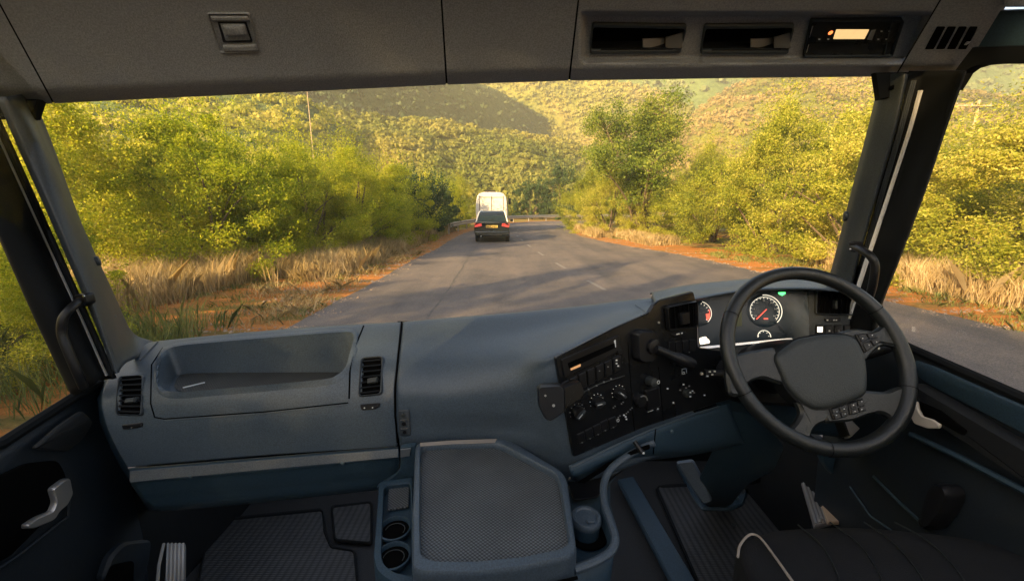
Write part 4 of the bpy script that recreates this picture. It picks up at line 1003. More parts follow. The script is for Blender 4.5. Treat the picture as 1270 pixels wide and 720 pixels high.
# seam lines of the passenger panel
m = MB()
line_on(m, [(202, 431), (188, 452), (187, 500), (192, 517), (204, 519), (330, 510), (432, 499)], S_Lf, .0016, .0002)
m.build('panel_seam', M_dark, db)
m = MB(); line_on(m, [(204, 521), (330, 512), (432, 501)], S_Lf, .0014, .0006); m.build('panel_edge', M_dash, db)
m = MB(); line_on(m, [(451, 404), (441, 428), (434, 460), (433, 494)], S_Lf, .0022, .0003); m.build('lid_seam', M_dark, db)
m = MB(); line_on(m, [(196, 424), (174, 447)], S_Lf, .002, .001); m.build('left_crease', M_blue, db)
# lower panel and its pale ledge
rowsK = [[(160, 580, .935), (250, 573, .935), (370, 563, .935), (494, 553, .935)],
         [(161, 583, .905), (250, 576, .905), (370, 566, .905), (494, 556, .905)],
         [(163, 597, .897), (250, 590, .897), (370, 579, .897), (495, 566, .897)],
         [(164, 600, .90), (250, 593, .90), (370, 582, .90), (495, 569, .90)],
         [(176, 618, .91), (254, 611, .91), (370, 600, .91), (492, 587, .91)],
         [(196, 632, .93), (262, 627, .93), (370, 617, .93), (474, 606, .93)],
         [(204, 633, 1.02), (268, 628, 1.02), (370, 616, 1.02), (470, 605, 1.02)]]
o, S_K = patch('glovebox_panel', rowsK, M_low, db, 6, 12, .004, smooth=35)
m = MB(); q = [(162, 584), (250, 577), (370, 567), (494, 557), (495, 565.5), (370, 578), (250, 588.5), (163, 596.5)]
pp = [S_K.hit(x, y, .0015)[0] for x, y in q]
m = MB(); top = []; bot = []
for k in range(41):
    t = k / 40; x = 162.5 + (494 - 162.5) * t; yt = 584.2 - 27.2 * t; yb = 596.5 - 31 * t
    top.append(S_K.hit(x, yt, .0035)[0]); bot.append(S_K.hit(x, yb, .0035)[0])
m.loft([top, bot], closed=False); m.build('ledge_strip', mat('ledge_plastic', (.11, .12, .125), .35, mott=.06, grain=.2), db, smooth=60)
for x, y in [(237, 587.5), (425, 571)]:
    m = MB(); knob(m, S_K, x, y + 2.5, .0052, .003, 0, 16, 0, .001); m.build('screw_cap', M_screw, db)
# vents of the passenger side
def vent(name, q, S, n, vert, parent, mframe=M_blue, mslat=M_rubber, t=.008, wid=3.0, tilt=.5, r=4):
    out = rpoly(inset(q, -wid), r + 1); inn = rpoly(q, r)
    m = MB(); ring(m, out, inn, S, t, 0, 0, .9); v = m.build(name, mframe, parent, smooth=35)
    m = MB(); plate(m, rpoly(inset(q, -.5), r), S, .0012, 0, .1); m.build('vent_back', M_dark, v, smooth=0)
    for i in range(n):
        c = (i + .5) / n; h = .19 / n
        if vert: a, b = quadpt(q, c, .03), quadpt(q, c, .97); ex = subq(q, c - h, c + h, .03, .97)
        else: a, b = quadpt(q, .03, c), quadpt(q, .97, c); ex = subq(q, .03, .97, c - h, c + h)
        m = MB(); P0 = [S.hit(x, y)[0] for x, y in ex]; nn = S.hit(*quadpt(q, .5, .5))[1]
        lo, hi = .0015, t * .85
        if vert: A = [P0[0] + nn * hi, P0[1] + nn * (hi * tilt), P0[2] + nn * (hi * tilt), P0[3] + nn * hi]
        else: A = [P0[0] + nn * (hi * tilt), P0[1] + nn * (hi * tilt), P0[2] + nn * hi, P0[3] + nn * hi]
        m.loft([[p - nn * .0025 for p in A], A], True, True, True); m.build('slat', mslat, v, smooth=0)
    return v
v = vent('air_vent', qv1, S_Lf, 7, False, db)
m = MB(); plate(m, rpoly([(160, 494), (174, 492), (170, 499), (158, 500)], 1), S_Lf, .012, 0, 1); m.build('vent_tab', M_blue, v, smooth=0)
m = MB(); plate(m, rpoly([(152, 526), (177, 523), (178, 528), (172, 530), (154, 532)], 2), S_Lf, .005, 0, 1); b = m.build('vent_switch', M_black, db)
m = MB(); knob(m, S_Lf, 165, 529.5, .0022, .0065); m.build('switch_mark', M_chrome, b)
v = vent('air_vent', qv2, S_Lf, 7, False, db)
m = MB(); plate(m, rpoly([(457, 470), (470, 468), (469, 475), (457, 477)], 1), S_Lf, .013, 0, 1); m.build('vent_tab', M_pad, v, smooth=0)
m = MB(); plate(m, rpoly([(447, 501), (472, 499), (471, 504), (464, 507), (449, 508)], 2), S_Lf, .005, 0, 1); b = m.build('vent_switch', M_black, db)
m = MB(); knob(m, S_Lf, 453, 505, .0016, .0062); knob(m, S_Lf, 463, 504.5, .0016, .0062); m.build('switch_mark', M_sym, b)

# centre section
rowsC = [
 [(500, 401, 1.21), (560, 395.5, 1.21), (640, 389, 1.21), (720, 380.5, 1.21), (776, 373, 1.21), (806, 369, 1.20)],
 [(499, 400.5, 1.165), (560, 395, 1.165), (640, 388.5, 1.165), (720, 380, 1.165), (778, 372.5, 1.17), (809, 371, 1.17)],
 [(497, 424, 1.085), (562, 419, 1.085), (645, 411, 1.075), (725, 397, 1.075), (778, 384, 1.10), (812, 379, 1.13)],
 [(494, 450, 1.005), (566, 448, .995), (640, 440, .955), (686, 436, .895), (748, 411, .965), (812, 387, 1.05)],
 [(491, 480, .955), (570, 480, .94), (640, 474, .905), (690, 452, .872), (750, 425, .945), (815, 398, 1.035)],
 [(491, 503, .94), (575, 505, .925), (645, 508, .895), (695, 490, .866), (758, 470, .94), (825, 440, 1.03)],
 [(492, 527, .935), (578, 528, .93), (640, 530, .905), (702, 530, .862), (765, 510, .935), (840, 480, 1.02)],
 [(496, 553, .935), (580, 552, .935), (630, 552, .915), (712, 572, .87), (775, 540, .93), (860, 510, 1.01)],
 [(500, 600, .97), (585, 605, .97), (650, 606, .95), (716, 600, .90), (790, 575, .93), (880, 540, 1.01)]]
o, S_C = patch('centre_panel', rowsC, M_dash, db, 9, 14, .004, smooth=60)
m = MB(); m.add([P(493, 398, 1.20), P(505, 398, 1.2), P(496, 560, .95), P(486, 560, .95)], [(0, 1, 2, 3)]); m.build('gap_backing', M_dark, db, smooth=0)
m = MB(); line_on(m, [(498.5, 401), (494.5, 435), (490.3, 480), (490.0, 515), (493, 548)], S_C, .0028, .0005, samp=6); m.build('panel_seam', M_dark, db)
m = MB(); line_on(m, [(788, 378), (797, 384), (803, 390)], S_C, .002, .0); m.build('lip_edge', M_dash, db)
# hazard light and socket plate
m = MB(); q = [(494, 508), (508, 507), (510, 539), (496, 540)]; plate(m, rpoly(q, 3), S_C, .004, 0, 1); sp_ = m.build('socket_plate', M_blue, db)
m = MB(); knob(m, S_C, 501, 513.5, .0048, .004, .004, 20, 0, .001); m.build('round_button', M_pad, sp_)
m = MB(); knob(m, S_C, 501.5, 524, .0058, .002, .004, 20); m.build('key_socket', M_black, sp_)
m = MB(); plate(m, [(497, 519), (506, 518.5), (506, 520), (497, 520.5)], S_C, .0015, .004, .1); plate(m, [(497.5, 529), (506.5, 528.5), (506.5, 530), (497.5, 530.5)], S_C, .0015, .004, .1); m.build('socket_clip', M_chrome, sp_, smooth=0)
m = MB(); knob(m, S_C, 502.5, 534.5, .0045, .003, .004, 16); m.build('lower_socket', M_black, sp_)
# lower centre (blue apron between ledge and console), with a bit of pale ledge
m = MB(); SA = YS(.90)
plate(m, rpoly([(496, 554), (516, 551), (516, 600), (470, 612), (466, 604), (488, 590), (496, 582)], 3), SA, .01, -.01, 1); m.build('apron', M_low, db)
m = MB(); plate(m, [(497, 556), (510, 554.5), (509, 564), (497, 566)], SA, .004, 0, .6); m.build('apron_ledge', mat('ledge_plastic', (.11, .12, .125), .35, mott=.06), db)

# ---- the black control panel turned to the driver
CPL = Plane(P(690, 443, .855), P(712, 568, .850), P(866, 372, 1.035))
fas = [(690, 444), (722, 428), (765, 406), (806, 388), (812, 378), (820, 372), (862, 361), (867, 380), (868, 431), (905, 436), (910, 496), (892, 500), (800, 531), (713, 568)]
m = MB(); plate(m, rpoly(fas, 3), CPL, .008, -.012, 1.0); cpn = m.build('control_panel', M_fascia, db, smooth=20)
LF = -.004
def on_panel(name, poly, mt, t=.003, lift=LF, ch=.6, r=1.5, par=None, smooth=0):
    m = MB(); plate(m, rpoly(poly, r) if r else poly, CPL, t, lift, ch); return m.build(name, mt, par or cpn, smooth=smooth)
def mark(pts, par=None, mt=None, lift=LF + .0035, w=.9, t=.0006):    # small printed strokes
    m = MB()
    for x, y in pts:
        plate(m, [(x - w, y - w * .8), (x + w, y - w * .9), (x + w, y + w * .8), (x - w, y + w * .9)], CPL, t, lift, .1)
    return m.build('symbol', mt or M_sym, par or cpn, smooth=0)
# radio slot
rs_ = on_panel('radio', [(696, 446), (768, 415), (772, 434), (700, 468)], M_black, .004, ch=.8)
on_panel('cassette_slot', [(704, 450), (762, 425), (763, 431), (706, 457)], M_dark, .0012, LF + .004, .2, .5, rs_)
on_panel('display_glow', [(707, 455), (720, 450), (720, 454), (708, 459)], mat('orange_display', (.75, .38, .16), .5, emit=.12), .0006, LF + .004, .1, 0, rs_)
on_panel('side_mark', [(761.5, 422), (763.5, 421), (764, 430), (762, 431)], M_sym, .0006, LF + .004, .1, 0, rs_)
on_panel('radio_button', [(765, 434), (771, 432), (771, 437), (766, 439)], M_black, .003, LF + .004, .5, 1, rs_)
# row of square switches
for i in range(7):
    a = 697 + i * 10.6; y0 = 475 - i * 5.1
    b = on_panel('rocker_switch', [(a, y0), (a + 9, y0 - 4.5), (a + 10, y0 + 14), (a + 1.4, y0 + 18.5)], M_black, .004, ch=.8)
    if i in (6,): mark([(a + 4, y0 + 2), (a + 4, y0 + 6), (a + 6, y0 + 9)], b, None, LF + .0042, 1.0)
    if i in (4, 5): mark([(a + 4, y0 + 5)], b, M_symdim, LF + .0042, .8)
line = MB(); line_on(line, [(714, 492), (745, 476), (776, 466)], CPL, .0012, LF); line.build('trim_line', M_pad, cpn)
for x, y in [(722, 487), (731, 483), (741, 478.5), (750, 474), (759, 470)]: mark([(x, y)], None, M_symdim, LF + .0005, 1.0)
# heater knobs
for j, (x, y, r) in enumerate([(717, 511, .0155), (741, 498, .0145), (768, 487, .0145)]):
    m = MB(); knob(m, CPL, x, y, r, .014, LF, 32, 0, 0); kb = m.build('heater_knob', M_black, cpn)
    a, X, Y, N = frame_at(CPL, x, y); m = MB(); ang = (.9, .2, -.5)[j]; dx = (X * math.cos(ang) + Y * math.sin(ang)); dy = N.cross(dx)
    m.frame_box(a + N * (LF + .0165), dx, dy, N, r * .85, r * .2, .0035); m.build('grip', M_blue, kb, smooth=0)
    m = MB(); m.frame_box(a + N * (LF + .0203) - dx * r * .3, dx, dy, N, r * .45, .0008, .0003)
    m.build('pointer', M_sym, kb, smooth=0)
    m = MB()
    for k in range(9):
        th = -2.2 + k * .55; c = a + (X * math.sin(th) + Y * math.cos(th)) * (r * 1.28) + N * (LF + .0005)
        m.frame_box(c, X, Y, N, .0009 + .0005 * (k % 2), .0009, .0004)
    m.build('scale_marks', M_sym if j != 0 else M_symdim, kb, smooth=0)
    m = MB(); seg = [a + (X * math.sin(t) + Y * math.cos(t)) * (r * 1.06) + N * (LF + .002) for t in np.linspace(.6, 3.0, 14)]
    m.tube(seg, .0011, 5); m.build('rim_glint', M_pad, kb)
for x, y in [(772, 501), (778, 513), (768, 518), (762, 506), (783, 508)]: mark([(x, y), (x + 2, y - 2)], None, M_symdim, LF + .0005, .7)
def circ(x, y, r, mt=M_sym, w=.0006, lift=LF + .001, par=None, a0=0, a1=6.283, S=None):
    a, X, Y, N = frame_at(S or CPL, x, y); m = MB(); m.tube([a + N * lift + (X * math.cos(t) + Y * math.sin(t)) * r for t in np.linspace(a0, a1, 20)], w, 5); return m.build('ring_mark', mt, par or cpn)
circ(767.5, 521.5, .0035); mark([(777, 517), (778, 520), (775, 515)], None, M_sym, LF + .001, .9)
for i, (x, y) in enumerate([(722, 549), (732, 544), (742, 539), (751, 534), (761, 530)]):
    on_panel('small_switch', [(x - 6, y - 10), (x + 3, y - 14), (x + 5, y - 2), (x - 4, y + 2)], M_black, .003, ch=.6)
    mark([(x, y - .5)], None, M_symdim, LF + .0035, .8)
# gear-selector lever unit
hd = on_panel('lever_housing', [(784, 412), (790, 408), (806, 408), (812, 414), (813, 438), (806, 448), (792, 449), (785, 444)], M_black, .022, LF, 2.5, 4, smooth=40)
m = MB(); knob(m, CPL, 803, 427, .019, .03, LF, 32, 0, .002); m.build('collar', M_black, hd)
a, X, Y, N = frame_at(CPL, 803, 429); m = MB()
a0 = a + N * .028; tip = CPL.hit(842, 446)[0] + N * .045; m.tube([a0, a0.lerp(tip, .35), a0.lerp(tip, .5), a0.lerp(tip, .55), a0.lerp(tip, .9), tip], [.010, .010, .011, .0145, .0155, .0135], 14); lv = m.build('lever', M_black, hd)
dv = (tip - a0).normalized(); m = MB(); uu = dv.cross(N).normalized(); m.lathe(tip + dv * .0005 + N*.002, uu, dv.cross(uu), dv, [(.0055, 0), (.0055, .0015), (.0002, .002)], 16, 0, False); lb = m.build('end_button', M_silver, lv)
# mounting arm with a square block reaching left over the dash
SB = Plane(P(690, 497, .80), None, n=(-.05, -1, .28))
m = MB(); plate(m, rpoly([(666, 480), (670, 476), (694, 475), (700, 480), (701, 508), (690, 516), (682, 521), (675, 517), (667, 500)], 3), SB, .030, -.01, 2); bk = m.build('phone_bracket', M_black, db, smooth=40)
m = MB(); plate(m, rpoly([(696, 481), (720, 472), (726, 484), (724, 492), (701, 508)], 3), Plane(P(710, 490, .82), None, n=(.35, -1, .2)), .02, -.02, 1.5); m.build('arm', M_black, bk, smooth=40)
m = MB(); knob(m, SB, 676, 488, .0022, .002, .019); knob(m, SB, 686, 500, .003, .002, .019); m.build('screw', M_silver, bk)
# round knob, rotary and toggle right of the heater
m = MB(); knob(m, CPL, 806, 472, .0125, .022, LF, 28, 0, .002); kb = m.build('rotary_knob', M_pad, cpn)
circ(809, 470.5, .004, M_sym, .0007, .0215, kb); 
m = MB(); knob(m, CPL, 794, 496, .016, .012, LF, 28); k2 = m.build('selector_wheel', M_black, cpn)
a, X, Y, N = frame_at(CPL, 794, 496); m = MB(); m.tube([a + N * .009 + (X * math.cos(t) + Y * math.sin(t)) * .0145 for t in np.linspace(.2, 2.2, 12)], .0018, 6); m.build('wheel_glint', M_silver, k2)
on_panel('toggle_switch', [(800, 484), (817, 478), (819, 503), (803, 509)], M_black, .008, ch=1.4)
m = MB(); line_on(m, [(804, 511), (811, 508.5)], CPL, .0012, LF + .002); m.build('chrome_mark', M_chrome, cpn)
mark([(817, 507), (836, 499.5), (829, 482), (875, 490)], None, M_sym, LF + .0015, .9)
line = MB(); line_on(line, [(780, 425), (783, 470), (788, 535)], CPL, .0012, LF); line_on(line, [(818, 455), (824, 522)], CPL, .0012, LF); line.build('panel_joint', M_dark, cpn)
# pictogram group under the lever (a little outlined cab shape)
m = MB()
def stroke(pts, w=.0006, lift=LF + .0008, S=CPL): line_on(m, pts, S, w, lift, 0, 5, 2)
stroke([(846, 454), (852, 453), (852, 457), (847, 458), (847, 464), (851, 464)]); stroke([(852, 457), (853, 463)]); m.build('symbol', M_sym, cpn)
circ(849, 462.5, .003); mark([(857, 451), (859, 450)], None, M_symdim, LF + .001, .9); circ(857.5, 451, .0025, M_symdim)
for i, (x, y) in enumerate([(830, 434), (840, 430), (848, 427), (856, 437), (862, 434)]): mark([(x, y)], None, M_symdim, LF + .001, .6)
# lower right rotary with marks
m = MB(); knob(m, CPL, 852, 487, .0115, .012, LF, 24); m.build('headlamp_switch', M_pad, cpn)
for k, (x, y) in enumerate([(849, 477), (852, 481), (853, 485), (856, 479), (860, 485), (862, 487), (853, 490), (845, 484)]): mark([(x, y)], None, M_sym if k % 2 == 0 else M_symdim, .009 if k in (2, 6) else LF + .001, .9)
# vent at the top of the panel + switches under it
qv = [(826, 381), (861, 374), (862, 404), (828, 408)]
v = vent('air_vent', qv, CPL, 6, True, cpn, M_black, M_rubber, .010, 2, .3, 2)
m = MB(); plate(m, rpoly([(840, 388), (851, 385), (852, 400), (842, 402)], 1), CPL, .013, 0, 1); m.build('vent_tab', M_black, v, smooth=0)
on_panel('vent_switch', [(833, 413), (850, 410), (851, 415), (834, 417)], M_black, .006, LF, .8); mark([(839, 414), (845, 412.5), (841, 413.5)], None, M_sym, LF + .006, .9)
m = MB(); knob(m, CPL, 818, 400, .003, .003, LF); m.build('screw', M_silver, cpn)
for i in range(4):
    a = 830 + i * 8.5
    on_panel('square_switch', [(a, 424 - i * .9), (a + 7.4, 423.2 - i * .9), (a + 7.8, 438 - i), (a + .5, 439 - i)], M_black, .004, ch=.7)
# apron strip below the control panel, with the dark slot
rowsD = [[(706, 577, .852), (760, 551, .90), (812, 529, .95), (860, 512, 1.0), (905, 500, 1.05)],
         [(708, 586, .845), (764, 560, .89), (815, 538, .94), (862, 524, .99), (908, 512, 1.04)],
         [(712, 600, .85), (768, 574, .90), (820, 556, .95), (866, 548, 1.0), (912, 540, 1.05)],
         [(716, 606, .87), (772, 584, .92), (826, 572, .97), (870, 560, 1.02), (918, 549, 1.07)]]
rowsD[2] = [(712, 592, .85), (768, 568, .90), (826, 560, .95), (866, 556, 1.0), (922, 546, 1.05)]
o, S_D = patch('lower_apron', rowsD[:3] + [[(716, 598, .9), (772, 575, .95), (828, 568, 1.0), (870, 562, 1.07), (922, 550, 1.12)]], M_low, db, 5, 10, .004)
m = MB(); line_on(m, [(708, 579), (760, 553), (812, 531), (860, 513.5), (890, 504)], S_D, .0025, .003); m.build('apron_lip', mat('ledge_dark', (.05, .07, .085), .4, mott=.06), db)
m = MB(); line_on(m, [(813, 532), (810, 562)], S_D, .0016, .0005); m.build('panel_seam', M_dark, db)
m = MB(); knob(m, S_D, 833, 534.5, .005, .003, 0, 16, 0, .001); m.build('screw_cap', M_screw, db)

# ---- hood and instrument cluster
rowsH = [[(806, 364, 1.30), (850, 355, 1.30), (925, 347, 1.30), (1000, 344, 1.30), (1060, 352, 1.30), (1082, 366, 1.30)],
         [(808, 363, 1.235), (850, 354, 1.24), (925, 346, 1.25), (1000, 343, 1.255), (1056, 352, 1.25), (1078, 366, 1.24)],
         [(810, 371, 1.15), (856, 361, 1.16), (927, 352, 1.18), (1000, 350, 1.19), (1052, 358, 1.18), (1076, 370, 1.17)],
         [(815, 381, 1.055), (864, 368, 1.07), (929, 358, 1.10), (1000, 356, 1.12), (1052, 362, 1.12), (1076, 374, 1.11)],
         [(818, 386, 1.055), (867, 372, 1.07), (931, 361.5, 1.10), (1000, 359.5, 1.12), (1052, 365, 1.12), (1075, 378, 1.11)],
         [(818, 384, 1.12), (868, 370, 1.13), (931, 360, 1.16), (1000, 358, 1.18), (1052, 364, 1.17), (1075, 376, 1.16)]]
o, S_H = patch('instrument_hood', rowsH, M_dash, db, 6, 12, .003, smooth=45)
m = MB(); m.loft([on(S_H, [(809, 366), (812, 374), (816, 384)]), [P(806, 372, 1.22), P(808, 382, 1.14), P(812, 396, 1.07)]], closed=False); m.build('hood_side', M_dash, db)
CL = Plane(P(935, 395, 1.165), None, n=(-.12, -1, .32))
m = MB(); plate(m, rpoly([(866, 366), (925, 356), (1004, 354), (1006, 428), (868, 436)], 2), CL, .004, -.01, .5); ic = m.build('instrument_cluster', M_cluster, db, smooth=0)
def cl_arc(cx, cy, r, a0, a1, w, mt, name, lift=0.0, n=26, S=CL):
    a, X, Y, N = frame_at(S, cx, cy); m = MB()
    m.tube([a + N * lift + (X * math.sin(t) + Y * math.cos(t)) * r for t in np.linspace(a0, a1, n)], w, 5); return m.build(name, mt, ic)
def cl_ticks(cx, cy, r, a0, a1, k, mt, L=.004):
    a, X, Y, N = frame_at(CL, cx, cy); m = MB()
    for t in np.linspace(a0, a1, k):
        d = X * math.sin(t) + Y * math.cos(t); e = N.cross(d); m.frame_box(a + d * r + N * -.004, d, e, N, L / 2, .0006, .0004)
    return m.build('tick_marks', mt, ic, smooth=0)
m = MB(); knob(m, CL, 949, 385, .050, .003, -.008, 48); m.build('dial', mat('dial_face', (.006, .022, .035), .3, mott=.1), ic)
cl_arc(949, 385, .047, -.1, 2.4, .0011, M_gauge, 'dial_ring'); cl_arc(949, 385, .047, -2.3, -.1, .0006, M_pad, 'dial_ring')
cl_arc(949, 385, .041, -2.3, 2.3, .0007, M_gauge, 'dial_ring', -.003)
cl_ticks(949, 385, .038, -2.2, 2.2, 17, M_gauge)
a, X, Y, N = frame_at(CL, 949, 385)
m = MB()
for t in np.linspace(-2.1, 2.1, 7):      # little numerals
    c = a + (X * math.sin(t) + Y * math.cos(t)) * .031 - N * .004
    m.frame_box(c - X * .0018, X, Y, N, .0006, .0022, .0003); m.frame_box(c + X * .0012, X, Y, N, .0012, .0006, .0003); m.frame_box(c + X * .0022, X, Y, N, .0005, .0020, .0003)
m.build('numerals', M_sym, ic, smooth=0)
m = MB(); t = -2.35; d = (X * math.sin(t) + Y * math.cos(t)); e = N.cross(d); m.frame_box(a + d * .015 + N * .0, d, e, N, .021, .0012, .0006); nd = m.build('needle', M_needle, ic, smooth=0)
m = MB(); m.frame_box(a + X * .002 - Y * .024 - N * .003, X, Y, N, .006, .0018, .0004); m.build('dial_text', M_needle, ic, smooth=0)
m = MB(); knob(m, CL, 867, 388, .040, .003, -.008, 40); m.build('dial', mat('dial_face', (.006, .022, .035), .3, mott=.1), ic)
cl_arc(867, 388, .036, .3, 2.4, .0009, M_gauge, 'dial_ring'); cl_arc(867, 388, .031, 1.2, 2.3, .0010, M_needle, 'red_arc'); cl_ticks(867, 388, .030, .3, 2.3, 7, M_gauge)
m = MB(); plate(m, [(876, 389), (881, 388), (881, 395), (877, 396)], CL, .001, -.004, .2); m.build('gauge_symbol', M_needle, ic, smooth=0)
cl_arc(948, 417, .018, -1.7, 1.7, .0010, M_gauge, 'small_gauge'); cl_ticks(948, 417, .0145, -1.5, 1.5, 5, M_gauge, .003)
cl_arc(875, 424, .012, -1.2, 1.6, .0009, M_gauge, 'small_gauge')
m = MB(); plate(m, rpoly([(868, 419), (876, 417), (881, 425), (869, 427)], 1.5), CL, .001, -.004, .3); m.build('lit_gauge_face', M_lit, ic, smooth=0)
m = MB(); plate(m, rpoly([(911, 378), (921, 377), (921, 404), (911, 405)], 1), CL, .001, -.005, .2); m.build('menu_display', M_olive, ic, smooth=0)
m = MB(); plate(m, [(966, 362.2), (975, 361.8), (975, 364), (971, 366.5), (967, 364.5)], CL, .001, -.004, .1); m.build('green_arrow_lamp', M_green, ic, smooth=0)
m = MB(); line_on(m, [(963, 400), (981, 419)], CL, .0009, 0); m.build('reset_stem', M_pad, ic)
# bright strip under the cluster and the grey lip below it
SC = Plane(P(935, 430, 1.12), None, n=(-.12, -1, .5))
m = MB(); plate(m, [(868, 429.5), (925, 423.8), (981, 418.5), (983, 421.5), (925, 427.5), (868, 433.5)], SC, .004, 0, .5); m.build('bright_strip', M_chrome, db, smooth=0)
m = MB(); plate(m, [(868, 434), (925, 428), (983, 422), (1006, 424), (1006, 440), (925, 441), (869, 444)], SC, .004, -.01, .5); m.build('cluster_lip', M_pad, db, smooth=0)
# right vent block
SV = Plane(P(1038, 390, 1.14), None, n=(-.22, -1, .22))
m = MB(); plate(m, rpoly([(1003, 356), (1040, 354), (1076, 364), (1082, 372), (1076, 424), (1060, 430), (1003, 428)], 3), SV, .008, -.012, 1); vb = m.build('vent_block', M_blue, db, smooth=20)
v = vent('air_vent', [(1012, 362), (1060, 361), (1058, 389), (1011, 388)], SV, 7, True, db, M_blue, M_black, .010, 2.2, .3, 3)
m = MB(); plate(m, rpoly([(1032, 372), (1036, 372), (1036, 383), (1032, 383)], 1), SV, .014, 0, .6); m.build('vent_tab', M_pad, v, smooth=0)
m = MB(); plate(m, rpoly([(1023, 394.5), (1043, 394), (1043, 398.5), (1024, 399)], 1.5), SV, .005, -.004, .5); b = m.build('vent_switch', M_black, vb, smooth=0)
m = MB(); 
for x in (1026, 1034, 1037): plate(m, [(x - 1, 396), (x + 1, 395.9), (x + 1, 397.4), (x - 1, 397.5)], SV, .0005, .001, .1)
m.build('switch_mark', M_sym, b, smooth=0)
for i, x in enumerate((1012, 1023.5, 1035, 1046.5)):
    m = MB(); plate(m, rpoly([(x, 403), (x + 9.5, 402.7), (x + 9.3, 414), (x, 414)], 1.5), SV, .005, -.004, .6); b = m.build('push_switch', M_black, vb, smooth=0)
    if i == 0: m = MB(); plate(m, [(x + 1.5, 405), (x + 8, 405), (x + 7.8, 411.5), (x + 1.5, 411.5)], SV, .0006, .001, .2); m.build('lit_symbol', M_lit, b, smooth=0)
    else: m = MB(); plate(m, [(x + 4, 409), (x + 6, 409), (x + 6, 411), (x + 4, 411)], SV, .0005, .001, .1); m.build('switch_mark', M_sym if i == 1 else M_symdim, b, smooth=0)
# driver side lower panels
rowsR = [[(868, 440, 1.12), (940, 436, 1.14), (1010, 426, 1.15), (1076, 420, 1.15), (1110, 425, 1.15)],
         [(872, 470, 1.10), (940, 470, 1.11), (1010, 468, 1.12), (1080, 462, 1.13), (1120, 460, 1.13)],
         [(890, 502, 1.09), (945, 503, 1.10), (1010, 505, 1.11), (1085, 505, 1.12), (1125, 505, 1.12)],
         [(905, 532, 1.12), (950, 534, 1.12), (1010, 538, 1.12), (1080, 548, 1.13), (1125, 555, 1.13)]]
o, S_R = patch('knee_panel', rowsR, M_low, db, 5, 8, .005)
m = MB(); plate(m, rpoly([(1018, 556), (1070, 548), (1076, 572), (1060, 592), (1032, 590), (1020, 572)], 6), YS(1.12), .02, -.02, 2); m.build('side_fuse_cover', M_low, db)

# ---------------------------------------------------------------- steering wheel
WC = Vector((.7197, .9019, HC - .3447)); WN = Vector((math.sin(1.0138) * math.sin(.0146), -math.sin(1.0138) * math.cos(.0146), math.cos(1.0138)))
W = Plane(WC, None, n=WN); WX = Vector((1, 0, 0)); WX = (WX - WN * WX.dot(WN)).normalized(); WY = WN.cross(WX).normalized()
sw = thing('steering_wheel', tuple(WC - WN * .03), 'large black four spoke steering wheel with a plain dark grey airbag pad', 'steering wheel')
def torus(mb, c, R_, r, n=96, k=14, a0=0, a1=2 * math.pi, full=True, squash=1.0):
    L = []
    for i in range(n if full else n + 1):
        t = a0 + (a1 - a0) * i / n; d = WX * math.cos(t) + WY * math.sin(t)
        L.append([c + d * R_ + (d * math.cos(s) + WN * (math.sin(s) * squash)) * r for s in np.linspace(0, 2 * math.pi, k, endpoint=False)])
    if full: L.append(L[0])
    mb.loft(L, True, False, False)
m = MB(); torus(m, WC, .2085, .0168, squash=.95); rim = m.build('rim', M_leather, sw, smooth=180)
for ang in (32, 152, 205, 338, 262):
    m = MB(); t = R(ang); torus(m, WC, .2085, .0171, n=1, a0=t, a1=t + .008, full=False); m.build('rim_joint', M_dark, rim)
def wplate(name, pts, t, lift, mt, ch=2.5, r=4, smooth=40, par=None):
    m = MB(); plate(m, rpoly(pts, r, 5), W, t, lift, ch, 0, .0); return m.build(name, mt, par or sw, smooth=smooth)
s1 = wplate('spoke', [(900, 462), (903, 442), (925, 436), (962, 430), (972, 478), (945, 468), (928, 474), (918, 492), (904, 490)], .016, -.012, M_leather, 3, 6)
s2 = wplate('spoke', [(1038, 412), (1060, 407), (1084, 411), (1100, 400), (1116, 420), (1118, 436), (1104, 427), (1090, 430), (1080, 438), (1073, 448), (1060, 444)], .016, -.012, M_leather, 2.5, 5)
s3 = wplate('spoke', [(982, 485), (1030, 505), (1026, 522), (1012, 527), (1006, 536), (1004, 552), (984, 546), (974, 536), (986, 526), (994, 512)], .016, -.012, M_leather, 3, 6)
s4 = wplate('spoke', [(1020, 503), (1068, 484), (1100, 486), (1112, 480), (1124, 478), (1122, 512), (1110, 530), (1104, 518), (1092, 511), (1078, 514), (1056, 522), (1024, 525)], .016, -.012, M_leather, 3, 6)
pad = [(957, 442), (985, 421), (1020, 415), (1045, 415), (1058, 420), (1069, 441), (1072, 466), (1071, 489), (1050, 499), (1024, 507), (1008, 508), (990, 498), (975, 482), (966, 463)]
m = MB(); pl_ = rpoly(pad, 9, 6); N_ = WN
rings = [(0, -.03), (0, .006), (1.4, .0105), (4, .0135), (9, .0155), (18, .0168), (30, .0174)]
def shrink(poly, d):
    A = np.array(poly); c = A.mean(0); L = np.linalg.norm(A - c, axis=1)[:, None]; return [tuple(p) for p in c + (A - c) * np.maximum(.03, (L - d) / L)]
m.loft([[W.hit(x, y, h)[0] for x, y in shrink(pl_, d)] for d, h in rings], True, True, True); m.build('airbag_pad', M_pad, sw, smooth=60)
m = MB(); m.loft([[W.hit(x, y, h)[0] for x, y in shrink(pl_, d)] for d, h in ((-2.2, -.03), (-2.2, .003), (-.6, .005), (-.2, .001))], True, False, False); m.build('pad_surround', M_rubber, sw, smooth=40)
